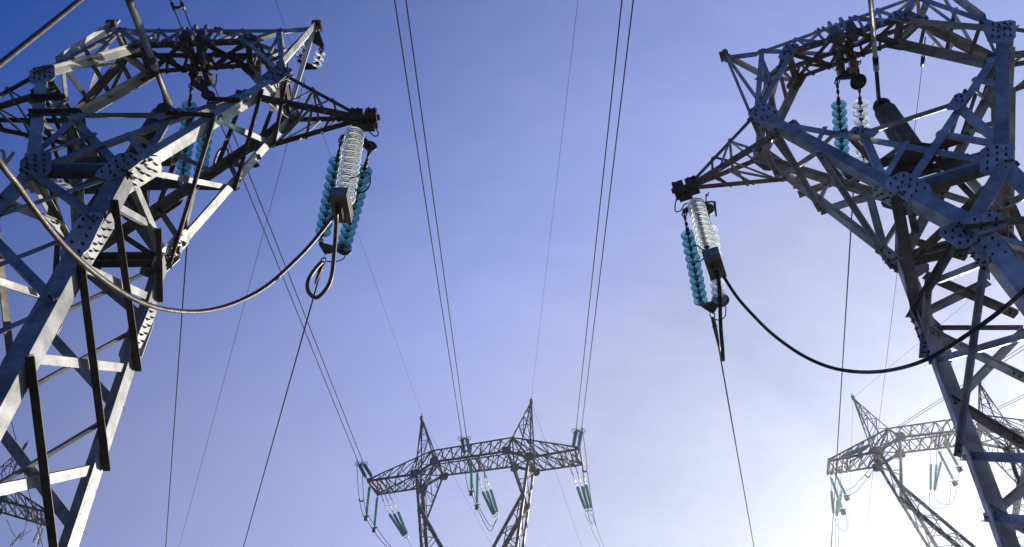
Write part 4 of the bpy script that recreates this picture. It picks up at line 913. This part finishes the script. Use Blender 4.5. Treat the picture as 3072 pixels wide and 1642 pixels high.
# thin bonding wires
def bond(b, px, label, r=.009): wire([near(b, p) for p in px], r, label, 'bonding_wire', 'bonding wire', 'thin bonding wires', k=6)
bond(NL['TR'], [(1100, 345), (1118, 370), (1133, 395), (1134, 406), (1122, 408), (1105, 392)], 'thin black bonding wire looping beside the left pylon crossarm tip', .012)
bond(CW_L, [(1048, 535), (1070, 530), (1085, 520), (1105, 520), (1111, 535), (1108, 558), (1095, 575), (1078, 577), (1065, 568)], 'thin black bonding wire looping right of the left pylon weight box', .012)
bond(YC, [(976, 783), (995, 786), (1020, 782), (1034, 772), (1034, 757)], 'thin black bonding wire looping under the left pylon yoke plate', .012)
bond(NR['TL'], [(2038, 588), (2028, 602), (2025, 630), (2032, 636), (2044, 630), (2052, 615), (2062, 610)], 'thin black bonding wire looping beside the right pylon crossarm tip', .012)
bond(CW_R, [(2122, 752), (2105, 748), (2093, 738), (2080, 736)], 'short upper bonding wire left of the right pylon weight box', .012)
bond(CW_R, [(2120, 774), (2108, 778), (2100, 785), (2088, 785)], 'short lower bonding wire left of the right pylon weight box', .012)
bond(YCR, [(2145, 958), (2158, 961), (2170, 955), (2177, 942), (2177, 910)], 'thin black bonding wire looping under the right pylon yoke plate', .012)
bond(lerp(NL['ULb'], NL['URb'], .6), [(630, 235), (640, 262), (648, 250), (650, 222)], 'thin black bonding wire under the left pylon bridge hanger', .012)
bond(lerp(NR['ULb'], NR['URb'], .55), [(2583, 180), (2581, 192), (2574, 196), (2577, 215), (2580, 240)], 'thin kinked bonding wire under the right pylon bridge hanger', .012)
# risers that come down on the bushings from conductors overhead
def riser(A, px, dist, r0, r1, label, f=.45, taper=1.6, mm=None):
    B = at(px, dist); mb = MB(); A2 = A+(A-B).normalized()*.35
    tube(mb, [A2, A, lerp(A, B, .12), lerp(A, B, f)], [r0*.8, r0*taper, r0*1.2, r0], 10); tube(mb, [lerp(A, B, f-.02), lerp(A, B, f+.10)], r0*1.55, 10); tube(mb, [lerp(A, B, f+.08), lerp(A, B, 1.0), lerp(A, B, 2.2)], r1, 10, 1)
    return tag(mb.build('riser_rod', [mm or M_CABLE, M_DARK], None, A), label, 'riser rod', 'riser rods above the bushings')
riser(near(BA_L, (503, 302)), (388, 0), 11.5, .040, .052, 'rusty riser rod slanting down to the black bushing of the left pylon', .42, 1.9)
riser(near(BA_R, (2638, 318)), (2612, 0), 12.2, .030, .036, 'dark riser rod coming straight down to the bushing of the right pylon', .42, 1.2, M_DARK)
wire([at((-40, 222), 8.5), at((0, 192), 8.7), at((240, 0), 10.0), at((420, -150), 11.5)], .028, 'thick brown weathered cable crossing the top left corner of the sky', m_=M_CABLE, n=10)
# stamped number on the sunlit chord of the left pylon
OF, OR, IF, IR = armsL['R']
cu = bpy.data.curves.new('stamped_number', 'FONT'); cu.body = '124'; cu.size = .19; cu.extrude = .0015; cu.align_x = 'CENTER'; cu.align_y = 'CENTER'
tmp = bpy.data.objects.new('tmp', cu); col.objects.link(tmp)
me = bpy.data.meshes.new_from_object(tmp.evaluated_get(bpy.context.evaluated_depsgraph_get())); bpy.data.objects.remove(tmp)
xa = (OF(1)-OF(0)).normalized(); va = (OR(0)-OF(0)); va = (va-xa*va.dot(xa)).normalized(); nn = xa.cross(-va)
to = bpy.data.objects.new('stamped_number', me); col.objects.link(to); me.materials.append(M_INK)
up = -va; c_ = on(OF(0), OF(1), (432, 478))+va*.105
nout = xa.cross(up); 
if nout.dot(C0-c_) < 0: xa = -xa; up = -up; nout = xa.cross(up)
mt_ = Matrix((xa, up, nout)).transposed().to_4x4(); mt_.translation = c_+nout*.004 - TL_.loc
to.parent = next(o for o in TL_.o.children if o.name.startswith('fork_arm')); to.matrix_local = mt_

# bent climbing rods left on the left pylon
for px, b in ((((0, 452), (9, 454), (13, 470), (13, 498)), NL['WLf']), (((14, 494), (28, 476), (42, 456)), NL['WLf']), (((20, 634), (31, 621), (45, 620), (53, 636)), NL['WLf']-NL.ez*.6), (((640, 502), (648, 470), (662, 448), (682, 449), (688, 470)), armsL['R'][3](.7))):
    mb = MB(); tube(mb, spline([near(b-NL.ey*.1, q) for q in px], 6), .022, 8); TL_.part(mb, 'bent_rod', [M_GALV])

# haze box added to soften contrast, standing in for the lens-flare veil
hz = MB(); box(hz, V((12, 40, 22.5)), V((85, 0, 0)), V((0, 75, 0)), V((0, 0, 23.5)))
hm = bpy.data.materials.new('flare_veil_haze'); hm.use_nodes = True; t = hm.node_tree; t.nodes.clear()
pv = t.nodes.new('ShaderNodeVolumePrincipled'); om = t.nodes.new('ShaderNodeOutputMaterial'); t.links.new(pv.outputs[0], om.inputs['Volume'])
pv.inputs['Color'].default_value = (.95, .96, 1, 1); pv.inputs['Density'].default_value = .00055; pv.inputs['Anisotropy'].default_value = .72
tag(hz.build('haze', hm, None, (12, 40, 22.5)), kind='stuff')
